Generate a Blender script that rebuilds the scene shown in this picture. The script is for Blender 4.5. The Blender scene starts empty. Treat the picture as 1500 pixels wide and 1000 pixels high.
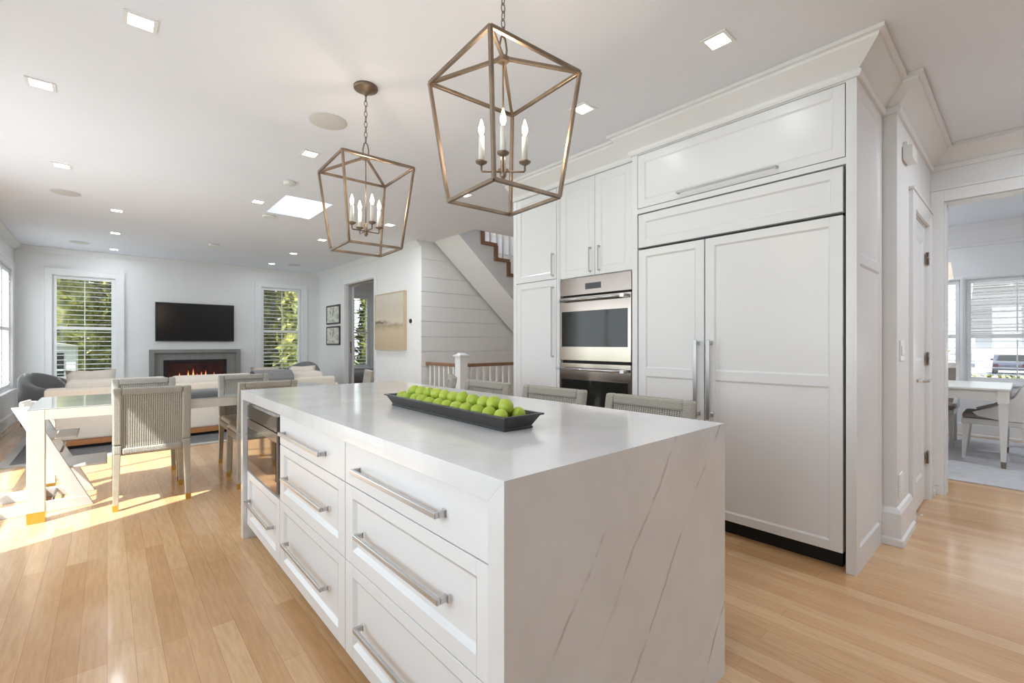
import bpy, bmesh, math, random
from mathutils import Vector, Matrix
random.seed(7)
S = bpy.context.scene
COL = S.collection
PI = math.pi
CEIL = 2.743

# ------------------------------------------------------------------ camera
cam = bpy.data.cameras.new('camera'); camo = bpy.data.objects.new('camera', cam); COL.objects.link(camo)
cam.lens = 669.0 / 1500.0 * 36.0; cam.sensor_width = 36.0; cam.sensor_fit = 'HORIZONTAL'
cam.shift_y = 3.0 / 1500.0
cam.clip_start = 0.05; cam.clip_end = 400
camo.location = (0, 0, 1.2056)
camo.rotation_euler = (PI / 2, 0, -math.atan2(.66332, .74834))
S.camera = camo
S.view_settings.view_transform = 'Standard'; S.view_settings.look = 'None'
S.view_settings.gamma = 1.0; S.view_settings.use_curve_mapping = False
S.view_settings.exposure = 0.0
EXPO = S.view_settings
# ------------------------------------------------------------------ sky
W = bpy.data.worlds.new('sky'); S.world = W; W.use_nodes = True
wn = W.node_tree.nodes; wl = W.node_tree.links; wn.clear()
wo = wn.new('ShaderNodeOutputWorld'); bg = wn.new('ShaderNodeBackground'); wl.new(bg.outputs[0], wo.inputs[0])
tc = wn.new('ShaderNodeTexCoord'); sx = wn.new('ShaderNodeSeparateXYZ'); wl.new(tc.outputs['Generated'], sx.inputs[0])
cr = wn.new('ShaderNodeValToRGB'); wl.new(sx.outputs[2], cr.inputs[0])
cr.color_ramp.elements[0].position = 0.0; cr.color_ramp.elements[0].color = (.93, .97, 1.0, 1)
cr.color_ramp.elements[1].position = 0.7; cr.color_ramp.elements[1].color = (0.72, 0.82, 1.0, 1)
wl.new(cr.outputs[0], bg.inputs[0]); bg.inputs[1].default_value = 2.2
sun = bpy.data.lights.new('sun', 'SUN'); sun.energy = 11.5; sun.angle = math.radians(0.7); sun.color = (1.0, .96, .91)
suno = bpy.data.objects.new('sun', sun); COL.objects.link(suno)
suno.location = (-8, -4, 12)
suno.rotation_euler = Vector((.91, .41, -1.283)).to_track_quat('-Z', 'Y').to_euler()
DL_WATT = 1.3
WINDOW_DAYLIGHT = [((-1.30, 4.885, 1.05), 2.5, 1.7, 30), ((-1.30, 1.1, 1.6), 2.0, 1.2, 31), ((-1.30, 9.405, 1.42), 1.3, 1.75, 26)]
for loc, w_, h_, e_ in WINDOW_DAYLIGHT:      # daylight entering through the west windows
    l = bpy.data.lights.new('window_daylight', 'AREA'); l.shape = 'RECTANGLE'; l.size = w_; l.size_y = h_; l.energy = e_; l.color = (.85, .93, 1.0)
    lo = bpy.data.objects.new('window_daylight', l); COL.objects.link(lo); lo.location = loc; lo.rotation_euler = (PI / 2, 0, -PI / 2)
EXPO.exposure = 0.2

# ------------------------------------------------------------------ materials
def srgb(r, g, b):
    f = lambda c: (c / 255 / 12.92) if c / 255 <= .04045 else ((c / 255 + .055) / 1.055) ** 2.4
    return (f(r), f(g), f(b), 1)
class NT:
    def __init__(s, name):
        s.m = bpy.data.materials.new(name); s.m.use_nodes = True
        s.n = s.m.node_tree.nodes; s.l = s.m.node_tree.links
        s.b = s.n['Principled BSDF']
    def new(s, t, **k):
        n = s.n.new(t)
        for a, v in k.items(): setattr(n, a, v)
        return n
    def link(s, a, b): s.l.new(a, b)
    def coord(s, scale=(1, 1, 1), which='Object', rot=(0, 0, 0)):
        t = s.new('ShaderNodeTexCoord'); m = s.new('ShaderNodeMapping'); s.link(t.outputs[which], m.inputs[0])
        m.inputs['Scale'].default_value = scale; m.inputs['Rotation'].default_value = rot
        return m.outputs[0]
    def noise(s, vec, scale, detail=3, rough=.5):
        n = s.new('ShaderNodeTexNoise'); n.inputs['Scale'].default_value = scale; n.inputs['Detail'].default_value = detail
        n.inputs['Roughness'].default_value = rough; s.link(vec, n.inputs['Vector']); return n.outputs['Fac']
    def math(s, op, a, b=None, c=None):
        n = s.new('ShaderNodeMath', operation=op)
        for i, v in enumerate((a, b, c)):
            if v is None: continue
            if isinstance(v, (int, float)): n.inputs[i].default_value = v
            else: s.link(v, n.inputs[i])
        return n.outputs[0]
    def ramp(s, fac, stops):
        r = s.new('ShaderNodeValToRGB'); s.link(fac, r.inputs[0]); e = r.color_ramp.elements
        e[0].position = stops[0][0]; e[0].color = stops[0][1]; e[1].position = stops[-1][0]; e[1].color = stops[-1][1]
        for p, c in stops[1:-1]: x = e.new(p); x.color = c
        return r.outputs[0]
    def mix(s, fac, a, b, mode='MIX'):
        n = s.new('ShaderNodeMix', data_type='RGBA', blend_type=mode)
        if isinstance(fac, (int, float)): n.inputs[0].default_value = fac
        else: s.link(fac, n.inputs[0])
        for i, v in ((6, a), (7, b)):
            if isinstance(v, tuple): n.inputs[i].default_value = v
            else: s.link(v, n.inputs[i])
        return n.outputs[2]
    def bump(s, h, strength=.3, dist=.002):
        b = s.new('ShaderNodeBump'); b.inputs['Strength'].default_value = strength; b.inputs['Distance'].default_value = dist
        s.link(h, b.inputs['Height']); s.link(b.outputs[0], s.b.inputs['Normal'])
def P(name, col, rough=.5, metal=0, coat=0, spec=.5, var=0.03, vs=6, bump=0, bs=60):
    t = NT(name); t.b.inputs['Roughness'].default_value = rough; t.b.inputs['Metallic'].default_value = metal
    t.b.inputs['Specular IOR Level'].default_value = spec
    if coat: t.b.inputs['Coat Weight'].default_value = coat; t.b.inputs['Coat Roughness'].default_value = .08
    c = t.coord(); f = t.noise(c, vs, 2)
    a = tuple(max(0, x * (1 - var)) for x in col[:3]) + (1,); b = tuple(min(1, x * (1 + var)) for x in col[:3]) + (1,)
    t.link(t.ramp(f, [(.3, a), (.7, b)]), t.b.inputs['Base Color'])
    if bump: t.bump(t.noise(c, bs, 3), bump, .002)
    return t.m
def EM(name, col, strength):
    t = NT(name); t.b.inputs['Base Color'].default_value = col
    t.b.inputs['Emission Color'].default_value = col; t.b.inputs['Emission Strength'].default_value = strength
    return t.m
M = {}
M['wall'] = P('wall_paint', srgb(237, 237, 237), .6, var=.01, vs=2)
M['ceil'] = P('ceiling_paint', srgb(240, 243, 250), .7, var=.01, vs=2)
M['trim'] = P('white_trim_paint', srgb(239, 239, 240), .35, var=.005)
M['cab'] = P('white_cabinet_lacquer', srgb(234, 234, 236), .3, var=.006, vs=3)
M['greywall'] = P('grey_paint', srgb(170, 170, 170), .6, var=.02)
M['steel'] = P('brushed_steel', srgb(160, 149, 142), .15, metal=1, var=.05, vs=3)
M['chrome'] = P('satin_nickel', srgb(196, 196, 197), .28, metal=1, var=.02)
M['lever'] = P('polished_nickel', srgb(232, 231, 229), .1, metal=1, var=.01)
M['bronze'] = P('antique_brass', srgb(140, 124, 108), .38, metal=.85, var=.18, vs=14)
M['brass'] = P('polished_brass', srgb(214, 178, 96), .25, metal=.9, var=.05)
M['black'] = P('black_gap', srgb(18, 18, 18), .6, var=.02)
M['tray'] = P('dark_tray', srgb(50, 48, 48), .42, var=.12, vs=30, bump=.2, bs=120)
M['blackglass'] = P('black_glass', srgb(14, 15, 16), .06, var=.02, spec=.6)
M['ovenglass'] = P('oven_glass', srgb(34, 35, 33), .06, spec=.35, var=.05)
M['mirrorsteel'] = P('polished_dark_steel', srgb(118, 112, 106), .05, metal=1, var=.04, vs=2)
M['candle'] = P('candle_sleeve', srgb(238, 236, 230), .4)
M['bulb'] = EM('warm_bulb', srgb(255, 236, 205), 9)
M['diffuser'] = EM('downlight_diffuser', srgb(255, 250, 240), 12)
M['grille'] = P('speaker_grille', srgb(214, 213, 211), .8, bump=.5, bs=700)
M['highchair'] = P('white_painted_beech', srgb(196, 196, 196), .45)
M['tablewood'] = P('whitewashed_wood', srgb(212, 207, 198), .4, var=.04, vs=20)
M['tableglass'] = P('table_glass_top', srgb(170, 172, 170), .06, coat=1, spec=.8)
M['chairleg'] = P('driftwood_leg', srgb(176, 168, 152), .5, var=.08, vs=25)
M['cushion'] = P('linen_cushion', srgb(190, 182, 170), .9, var=.05, vs=50, bump=.3, bs=300)
M['sofa'] = P('cream_sofa_fabric', srgb(228, 219, 208), .9, var=.03, vs=40, bump=.3, bs=350)
M['greysofa'] = P('grey_upholstery', srgb(120, 119, 120), .9, var=.06, vs=30, bump=.3, bs=300)
M['throwgrey'] = P('grey_knit', srgb(134, 133, 134), .95, var=.12, vs=60, bump=.5, bs=220)
M['darkthrow'] = P('charcoal_fabric', srgb(74, 72, 74), .95, var=.1, vs=30)
M['plinth'] = P('oak_plinth', srgb(178, 120, 74), .45, var=.12, vs=25)
M['stairwood'] = P('oak_stain', srgb(140, 102, 76), .4, var=.15, vs=18)
M['rug'] = P('grey_rug', srgb(112, 112, 114), .95, var=.15, vs=40, bump=.5, bs=260)
M['rugedge'] = P('pale_rug_border', srgb(186, 182, 176), .95, var=.05, vs=40)
M['dinerug'] = P('pale_dining_rug', srgb(196, 194, 196), .95, var=.06, vs=12, bump=.4, bs=240)
M['firegrey'] = P('fireplace_surround_grey', srgb(138, 137, 134), .5, var=.06, vs=10)
M['screen'] = P('tv_screen', srgb(22, 22, 23), .16, spec=.4)
M['frameblack'] = P('black_picture_frame', srgb(48, 40, 36), .4)
M['goldframe'] = P('pale_wood_frame', srgb(206, 184, 156), .4)
M['plastic'] = P('white_plastic', srgb(240, 240, 238), .3)
M['darkplastic'] = P('dark_plastic', srgb(50, 50, 52), .3)
M['taupe'] = P('taupe_velvet', srgb(150, 134, 128), .85, var=.08, vs=12)
M['dineleg'] = P('cream_lacquer', srgb(226, 222, 216), .3)
M['shade'] = EM('lamp_shade_fabric', srgb(245, 232, 218), .55)
M['grass'] = P('lawn', srgb(104, 122, 58), .95, var=.3, vs=3)
M['bounceground'] = P('neutral_bounce_ground', srgb(112, 116, 124), .8, var=.08, vs=2)
M['asphalt'] = P('street', srgb(150, 150, 154), .9, var=.05, vs=2)
M['trunk'] = P('bark', srgb(86, 70, 56), .9, var=.2, vs=20)
M['siding'] = P('white_siding', srgb(200, 200, 204), .6)
M['roof'] = P('weathered_shingle', srgb(150, 146, 142), .9, var=.2, vs=5)
M['carpaint'] = P('slate_car_paint', srgb(56, 57, 70), .2, coat=1)
M['rubber'] = P('rubber', srgb(25, 25, 27), .8)
M['taillight'] = P('dark_red_tail_lamp', srgb(58, 26, 34), .2)

def leafmat(name, c1, c2, c3):
    t = NT(name); c = t.coord(); f = t.noise(c, 4.5, 4, .75)
    t.link(t.ramp(f, [(.25, c1), (.5, c2), (.75, c3)]), t.b.inputs['Base Color']); t.b.inputs['Roughness'].default_value = .6
    t.b.inputs['Subsurface Weight'].default_value = 0
    return t.m
M['leaf'] = leafmat('hedge_leaves', srgb(30, 34, 18), srgb(110, 112, 50), srgb(200, 192, 112))
M['leaf2'] = leafmat('pale_leaves', srgb(84, 92, 52), srgb(128, 128, 84), srgb(176, 168, 130))

# glass pane
t = NT('window_glass'); t.n.clear()
o = t.new('ShaderNodeOutputMaterial'); tr = t.new('ShaderNodeBsdfTransparent'); gl = t.new('ShaderNodeBsdfGlossy'); mx = t.new('ShaderNodeMixShader')
gl.inputs['Roughness'].default_value = .02; mx.inputs[0].default_value = .06
tr.inputs[0].default_value = (.95, .97, .96, 1)
t.link(tr.outputs[0], mx.inputs[1]); t.link(gl.outputs[0], mx.inputs[2]); t.link(mx.outputs[0], o.inputs[0]); M['glass'] = t.m

# oak floor: planks along Y
t = NT('oak_floor'); tcn = t.new('ShaderNodeTexCoord'); sp = t.new('ShaderNodeSeparateXYZ'); cb = t.new('ShaderNodeCombineXYZ')
t.link(tcn.outputs['Object'], sp.inputs[0]); t.link(sp.outputs[1], cb.inputs[0]); t.link(sp.outputs[0], cb.inputs[1])
br = t.new('ShaderNodeTexBrick'); t.link(cb.outputs[0], br.inputs['Vector'])
br.offset = .37; br.offset_frequency = 3; br.squash = 1.3; br.squash_frequency = 5
br.inputs['Scale'].default_value = 1; br.inputs['Brick Width'].default_value = 1.15; br.inputs['Row Height'].default_value = .083
br.inputs['Mortar Size'].default_value = .0009; br.inputs['Mortar Smooth'].default_value = .4
br.inputs['Color1'].default_value = srgb(232, 195, 152); br.inputs['Color2'].default_value = srgb(212, 166, 118); br.inputs['Mortar'].default_value = srgb(186, 138, 90)
g = t.coord((14, 1.1, 1)); gf = t.noise(g, 5, 5, .6)
grain = t.ramp(gf, [(.3, srgb(232, 226, 218)), (.62, (1, 1, 1, 1))])
big = t.ramp(t.noise(t.coord((1.5, .35, 1)), 1.6, 2), [(.35, srgb(235, 228, 220)), (.65, (1, 1, 1, 1))])
c1 = t.mix(.8, br.outputs['Color'], grain, 'MULTIPLY'); c2 = t.mix(.8, c1, big, 'MULTIPLY')
t.link(c2, t.b.inputs['Base Color']); t.b.inputs['Roughness'].default_value = .26; t.b.inputs['Specular IOR Level'].default_value = .5
t.b.inputs['Coat Weight'].default_value = .35; t.b.inputs['Coat Roughness'].default_value = .1
t.bump(t.math('ADD', br.outputs['Fac'], t.math('MULTIPLY', gf, -.15)), -.12, .001)
M['floor'] = t.m

# quartz with slanted grey veins
def quartz(name, a, b, c, period, strength, warp, phase=0.0, peaks=None):
    t = NT(name); tcn = t.new('ShaderNodeTexCoord'); sp = t.new('ShaderNodeSeparateXYZ'); t.link(tcn.outputs['Object'], sp.inputs[0])
    s = t.math('ADD', t.math('ADD', t.math('MULTIPLY', sp.outputs[0], a), t.math('MULTIPLY', sp.outputs[1], b)), t.math('MULTIPLY', sp.outputs[2], c))
    co = t.coord()
    n1 = t.noise(co, 1.7, 2, .5); n2 = t.noise(co, 26, 4, .6)
    s = t.math('ADD', s, t.math('MULTIPLY', n1, warp)); s = t.math('ADD', s, t.math('MULTIPLY', n2, .016)); s = t.math('ADD', s, phase)
    if peaks:
        st = [(0.0, (0, 0, 0, 1))]
        for p_ in peaks: st += [(p_ / 2.4 - .0022, (0, 0, 0, 1)), (p_ / 2.4, (1, 1, 1, 1)), (p_ / 2.4 + .0022, (0, 0, 0, 1))]
        line = t.ramp(t.math('DIVIDE', s, 2.4), st)
    pp = t.math('PINGPONG', s, period / 2)
    if not peaks: line = t.ramp(pp, [(0.0, (1, 1, 1, 1)), (.002, (.55, .55, .55, 1)), (.005, (0, 0, 0, 1))])
    gate = t.ramp(t.noise(t.coord((1, 1, 1)), 7.5, 3, .6), [(.42, (.03, .03, .03, 1)), (.58, (1, 1, 1, 1))])
    fac = t.math('MULTIPLY', t.math('MULTIPLY', line, gate), strength)
    cloud = t.ramp(t.noise(co, 4, 5, .6), [(.3, srgb(220, 220, 221)), (.7, srgb(233, 233, 235))])
    t.link(t.mix(fac, cloud, srgb(128, 112, 104)), t.b.inputs['Base Color']); t.b.inputs['Roughness'].default_value = .16
    t.b.inputs['Coat Weight'].default_value = .3; t.b.inputs['Coat Roughness'].default_value = .05
    return t.m
M['quartz'] = quartz('veined_quartz', .92, .28, -.78, .262, .85, .16, 1.6225, [.63, .837, 1.09, 1.64, 1.95, 2.2])
M['quartztop'] = quartz('veined_quartz_top', .8, .6, 0, .47, .16, .5, .13)

# woven seagrass: vertical ropes crossed by fine weave
def woven(name, c1, c2, sx, sz, edge=False):
    t = NT(name); c = t.coord()
    w1 = t.new('ShaderNodeTexWave', wave_type='BANDS', bands_direction='X'); w1.inputs['Scale'].default_value = sx; t.link(c, w1.inputs[0])
    w2 = t.new('ShaderNodeTexWave', wave_type='BANDS', bands_direction='Z'); w2.inputs['Scale'].default_value = sz; t.link(c, w2.inputs[0])
    w1.inputs['Distortion'].default_value = .6; w2.inputs['Distortion'].default_value = 1.2
    h = t.math('ADD', t.math('MULTIPLY', w1.outputs['Fac'], .6), t.math('MULTIPLY', w2.outputs['Fac'], .4))
    h2 = t.math('ADD', t.math('MULTIPLY', h, .85), t.math('MULTIPLY', t.noise(c, 90, 2), .3))
    t.link(t.ramp(h2, [(.2, c1), (.7, c2)]), t.b.inputs['Base Color']); t.b.inputs['Roughness'].default_value = .8
    t.bump(h, .8, .004); return t.m
M['weave'] = woven('woven_panel', srgb(100, 96, 88), srgb(192, 187, 177), 24, 40)
M['wrap'] = woven('rope_wrapped_frame', srgb(146, 141, 132), srgb(196, 191, 181), 60, 42)

# abstract painting and sketches
t = NT('abstract_landscape'); sp = t.new('ShaderNodeSeparateXYZ'); tcn = t.new('ShaderNodeTexCoord'); t.link(tcn.outputs['Generated'], sp.inputs[0])
nn = t.noise(t.coord((1, 3, 6), 'Generated'), 2.2, 4)
zz = t.math('ADD', sp.outputs[2], t.math('MULTIPLY', t.math('SUBTRACT', nn, .5), .12))
sky = t.ramp(zz, [(0, srgb(196, 176, 146)), (.33, srgb(206, 188, 160)), (.43, srgb(172, 156, 132)), (.475, srgb(216, 204, 186)), (.7, srgb(206, 196, 180)), (1, srgb(214, 206, 194))])
dk = t.math('MULTIPLY', t.ramp(zz, [(.44, (0, 0, 0, 1)), (.485, (1, 1, 1, 1)), (.535, (0, 0, 0, 1))]), t.ramp(sp.outputs[1], [(.4, (0, 0, 0, 1)), (.75, (1, 1, 1, 1))]))
t.link(t.mix(dk, sky, srgb(92, 78, 66)), t.b.inputs['Base Color']); t.b.inputs['Roughness'].default_value = .7; M['painting'] = t.m
t = NT('ink_sketch'); c = t.coord((1, 2.2, 2.2), 'Generated'); 
t.link(t.ramp(t.noise(c, 2.4, 5, .65), [(.36, srgb(118, 116, 104)), (.44, srgb(198, 197, 186)), (.55, srgb(226, 224, 216))]), t.b.inputs['Base Color']); M['sketch'] = t.m
t = NT('lime_skin'); c = t.coord(); f = t.noise(c, 30, 3)
oi = t.new('ShaderNodeObjectInfo')
base = t.mix(oi.outputs['Random'], srgb(150, 176, 44), srgb(184, 200, 76))
t.link(t.mix(f, base, srgb(168, 190, 60)), t.b.inputs['Base Color']); t.b.inputs['Roughness'].default_value = .38
t.b.inputs['Subsurface Weight'].default_value = .0; t.bump(t.noise(c, 500, 2), .15, .0006); M['lime'] = t.m
t = NT('flame'); tcn = t.new('ShaderNodeTexCoord'); sp = t.new('ShaderNodeSeparateXYZ'); t.link(tcn.outputs['Generated'], sp.inputs[0])
cc = t.ramp(sp.outputs[2], [(0, srgb(255, 120, 60)), (.4, srgb(255, 190, 110)), (1, srgb(190, 40, 20))])
t.link(cc, t.b.inputs['Emission Color']); t.b.inputs['Emission Strength'].default_value = 1.6; t.b.inputs['Base Color'].default_value = (.1, .02, .01, 1); M['flame'] = t.m
M['fireback'] = P('fire_red_glass', srgb(66, 30, 28), .25, var=.4, vs=6)
M['ember'] = EM('ember_bed', srgb(210, 60, 30), .8)
t = NT('shiplap_paint'); M['shiplap'] = P('shiplap_paint_white', srgb(238, 237, 235), .45, var=.01)
t = NT('shingle_wall'); tcn = t.new('ShaderNodeTexCoord'); br = t.new('ShaderNodeTexBrick'); mp = t.new('ShaderNodeMapping'); t.link(tcn.outputs['Object'], mp.inputs[0])
mp.inputs['Rotation'].default_value = (PI / 2, 0, PI / 2); t.link(mp.outputs[0], br.inputs[0]); br.inputs['Scale'].default_value = 1; br.inputs['Brick Width'].default_value = .9; br.inputs['Row Height'].default_value = .35
br.inputs['Color1'].default_value = srgb(84, 83, 84); br.inputs['Color2'].default_value = srgb(100, 99, 100); br.inputs['Mortar'].default_value = srgb(60, 58, 57); br.inputs['Mortar Size'].default_value = .03
t.link(br.outputs[0], t.b.inputs['Base Color']); t.b.inputs['Roughness'].default_value = .9; M['shingle'] = t.m

# ------------------------------------------------------------------ mesh builder
class MB:
    def __init__(s, xf=None): s.v = []; s.f = []; s.sm = []; s.xf = xf
    def add(s, vs, fs, smooth=False):
        b = len(s.v)
        for p in vs: s.v.append(tuple(s.xf(p)) if s.xf else tuple(p))
        for f in fs: s.f.append([b + i for i in f]); s.sm.append(smooth)
        return s
    def box(s, x0, x1, y0, y1, z0, z1):
        x0, x1 = min(x0, x1), max(x0, x1); y0, y1 = min(y0, y1), max(y0, y1); z0, z1 = min(z0, z1), max(z0, z1)
        return s.add([(x, y, z) for x in (x0, x1) for y in (y0, y1) for z in (z0, z1)],
                     [(0, 1, 3, 2), (4, 6, 7, 5), (0, 4, 5, 1), (2, 3, 7, 6), (0, 2, 6, 4), (1, 5, 7, 3)])
    def taper(s, c0, h0, c1, h1):   # rect section c=(x,y,z) h=(hx,hy)
        vs = []
        for c, h in ((c0, h0), (c1, h1)):
            vs += [(c[0] - h[0], c[1] - h[1], c[2]), (c[0] + h[0], c[1] - h[1], c[2]), (c[0] + h[0], c[1] + h[1], c[2]), (c[0] - h[0], c[1] + h[1], c[2])]
        return s.add(vs, [(3, 2, 1, 0), (4, 5, 6, 7), (0, 1, 5, 4), (1, 2, 6, 5), (2, 3, 7, 6), (3, 0, 4, 7)])
    def prism(s, poly, a, b, axis='x'):   # poly 2D list extruded along axis
        def q(p, t): return (t, p[0], p[1]) if axis == 'x' else ((p[0], t, p[1]) if axis == 'y' else (p[0], p[1], t))
        n = len(poly)
        return s.add([q(p, a) for p in poly] + [q(p, b) for p in poly], [list(range(n))[::-1], list(range(n, 2 * n))] + [(i, (i + 1) % n, n + (i + 1) % n, n + i) for i in range(n)])
    def bar(s, p, q, w, h=None):  # square bar
        h = h or w; p = Vector(p); q = Vector(q); d = (q - p).normalized()
        up = Vector((0, 0, 1)) if abs(d.z) < .95 else Vector((0, 1, 0))
        a = d.cross(up).normalized() * w / 2; b = a.cross(d).normalized() * h / 2
        return s.add([p - a - b, p + a - b, p + a + b, p - a + b, q - a - b, q + a - b, q + a + b, q - a + b],
                     [(3, 2, 1, 0), (4, 5, 6, 7), (0, 1, 5, 4), (1, 2, 6, 5), (2, 3, 7, 6), (3, 0, 4, 7)])
    def tube(s, pts, r, n=10, closed=False):
        pts = [Vector(p) for p in pts]; N = len(pts); rs = r if isinstance(r, (list, tuple)) else [r] * N
        vs = []; ref = None
        for i, p in enumerate(pts):
            if closed: d = pts[(i + 1) % N] - pts[i - 1]
            else: d = pts[min(i + 1, N - 1)] - pts[max(i - 1, 0)]
            d.normalize()
            if ref is None: ref = Vector((0, 0, 1)) if abs(d.z) < .9 else Vector((1, 0, 0))
            a = d.cross(ref).normalized(); ref = a.cross(d).normalized() if True else ref
            for k in range(n):
                t = 2 * PI * k / n; vs.append(p + (a * math.cos(t) + ref * math.sin(t)) * rs[i])
        fs = []
        for i in range(N if closed else N - 1):
            j = (i + 1) % N
            for k in range(n): fs.append((i * n + k, i * n + (k + 1) % n, j * n + (k + 1) % n, j * n + k))
        if not closed: fs += [tuple(range(n))[::-1], tuple((N - 1) * n + k for k in range(n))]
        return s.add(vs, fs, True)
    def lathe(s, c, prof, n=24):   # prof: (r, z)
        vs = [(c[0] + r * math.cos(2 * PI * k / n), c[1] + r * math.sin(2 * PI * k / n), c[2] + z) for r, z in prof for k in range(n)]
        fs = [(i * n + k, i * n + (k + 1) % n, (i + 1) * n + (k + 1) % n, (i + 1) * n + k) for i in range(len(prof) - 1) for k in range(n)]
        fs += [tuple(range(n))[::-1], tuple((len(prof) - 1) * n + k for k in range(n))]
        return s.add(vs, fs, True)
    def build(s, name, mat, parent=None, bevel=0, sub=0, seg=2):
        off = Vector((0, 0, 0)); p = parent
        while p is not None: off += p.location; p = p.parent
        me = bpy.data.meshes.new(name); me.from_pydata([tuple(Vector(v) - off) for v in s.v], [], s.f); me.update()
        for pl, sm in zip(me.polygons, s.sm): pl.use_smooth = sm
        me.materials.append(mat)
        bm = bmesh.new(); bm.from_mesh(me); bmesh.ops.recalc_face_normals(bm, faces=bm.faces); bm.to_mesh(me); bm.free()
        o = bpy.data.objects.new(name, me); COL.objects.link(o)
        if parent is not None: o.parent = parent
        if bevel:
            b = o.modifiers.new('bevel', 'BEVEL'); b.width = bevel; b.segments = seg; b.limit_method = 'ANGLE'; b.angle_limit = .6
        if sub:
            b = o.modifiers.new('sub', 'SUBSURF'); b.levels = sub; b.render_levels = sub
            for pl in me.polygons: pl.use_smooth = True
        return o
def thing(name, loc, label, cat, group=None):
    o = bpy.data.objects.new(name, None); o.empty_display_size = .1; COL.objects.link(o); o.location = loc
    o['label'] = label; o['category'] = cat
    if group: o['group'] = group
    return o
def tag(o, label, cat, group=None):
    o['label'] = label; o['category'] = cat
    if group: o['group'] = group
    return o
def setting(o): o['kind'] = 'structure'; return o
def sempty(name, loc):
    o = bpy.data.objects.new(name, None); COL.objects.link(o); o.location = loc; o['kind'] = 'structure'; return o
KIDS = {}
def kids(o): return [c for c in bpy.data.objects if c.parent == o]
def dup(root, loc, rz=0, label=None, group=None):
    r = root.copy(); COL.objects.link(r); r.location = loc; r.rotation_euler = (0, 0, rz)
    if label: r['label'] = label
    if group: r['group'] = group
    for ch in kids(root):
        c = ch.copy(); COL.objects.link(c); c.parent = r
        for g in kids(ch):
            d = g.copy(); COL.objects.link(d); d.parent = c
    return r

# ------------------------------------------------------------------ room shell
def wall(name, axis, a, b, u0, u1, z0, z1, holes, mat):
    mb = MB(); us = sorted({u0, u1} | {h[i] for h in holes for i in (0, 1) if u0 < h[i] < u1})
    for p, q in zip(us, us[1:]):
        hs = sorted([(h[2], h[3]) for h in holes if h[0] <= p + 1e-6 and h[1] >= q - 1e-6])
        z = z0
        for (h0, h1) in hs + [(z1, z1)]:
            if h0 > z + 1e-4:
                if axis == 'x': mb.box(a, b, p, q, z, h0)
                else: mb.box(p, q, a, b, z, h0)
            z = max(z, h1)
    return setting(mb.build(name, mat))
fl = MB(); fl.box(-1.3, 8.6, -5.8, 10.6, -.12, 0); setting(fl.build('floor', M['floor']))
SKY = (1.385, 1.875, 5.10, 5.90)
ce = MB()
ce.box(-1.3, 1.385, -5.8, 10.6, CEIL, CEIL + .25); ce.box(1.875, 3.70, -5.8, 10.6, CEIL, CEIL + .25)
ce.box(1.385, 1.875, -5.8, 5.10, CEIL, CEIL + .25); ce.box(1.385, 1.875, 5.90, 10.6, CEIL, CEIL + .25)
ce.box(3.70, 8.6, -5.8, 4.93, CEIL, CEIL + .25); ce.box(3.70, 8.6, 5.97, 10.6, CEIL, CEIL + .25); ce.box(6.9, 8.6, 4.93, 5.97, CEIL, CEIL + .25)
setting(ce.build('ceiling', M['ceil']))
# stairwell upper enclosure
up = MB(); up.box(3.55, 3.70, 4.93, 5.97, CEIL + .25, 4.6); up.box(6.9, 7.05, 4.8, 6.1, CEIL + .25, 4.6)
up.box(3.55, 7.05, 4.78, 4.93, CEIL + .25, 4.6); up.box(3.55, 7.05, 5.97, 6.12, CEIL + .25, 4.6); up.box(3.55, 7.05, 4.78, 6.12, 4.6, 4.7)
setting(up.build('wall_stairwell_upper', M['wall']))

XL, YB, XA, XD, YK = -1.08, 10.42, 3.5, 8.45, -5.6
KW = (.05, 2.15, 1.0, 2.3)      # kitchen window on the left wall
LW = [KW, (3.54, 6.20, .02, 2.655), (8.75, 10.06, .53, 2.31)]
wall('wall_left', 'x', XL - .16, XL, -5.76, YB + .16, 0, CEIL, LW, M['wall'])
BW = [(-.665, .11, .60, 2.32), (2.36, 3.15, .60, 2.37), (3.93, 4.70, .64, 2.32)]
wall('wall_back', 'y', YB, YB + .16, XL, 7.0, 0, CEIL, BW, M['wall'])
wall('wall_right', 'x', XA, XA + .17, 6.0, YB, 0, CEIL, [(7.56, 8.88, 0, 2.36)], M['wall'])
FR = []
wall('wall_front', 'y', YK - .16, YK, XL, XD, 0, CEIL, FR, M['wall'])
wall('wall_kitchen', 'x', 3.535, 3.64, .62, 3.36, 0, CEIL, [], M['wall'])
wall('wall_passage', 'y', .517, .62, 3.535, 4.98, 0, CEIL, [(4.07, 4.75, 0, 2.11)], M['wall'])
wall('wall_dining_entry', 'x', 4.98, 5.12, YK, 2.2, 0, CEIL, [(-1.3, .438, 0, 2.33)], M['wall'])
wall('wall_dining_side', 'y', 2.2, 2.34, 3.64, XD, 0, CEIL, [], M['wall'])
DW = [(.58, .88, .70, 2.05), (-.38, .54, .70, 2.05), (-.98, -.42, .70, 2.05)]
wall('wall_dining_window', 'x', XD, XD + .16, YK - .16, 2.34, 0, CEIL, DW, M['wall'])
wall('wall_stair_near', 'y', 3.25, 3.36, 3.64, 7.05, 0, CEIL, [], M['wall'])
wall('wall_stair_end', 'x', 6.95, 7.05, 3.36, YB, 0, CEIL, [], M['wall'])
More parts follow.
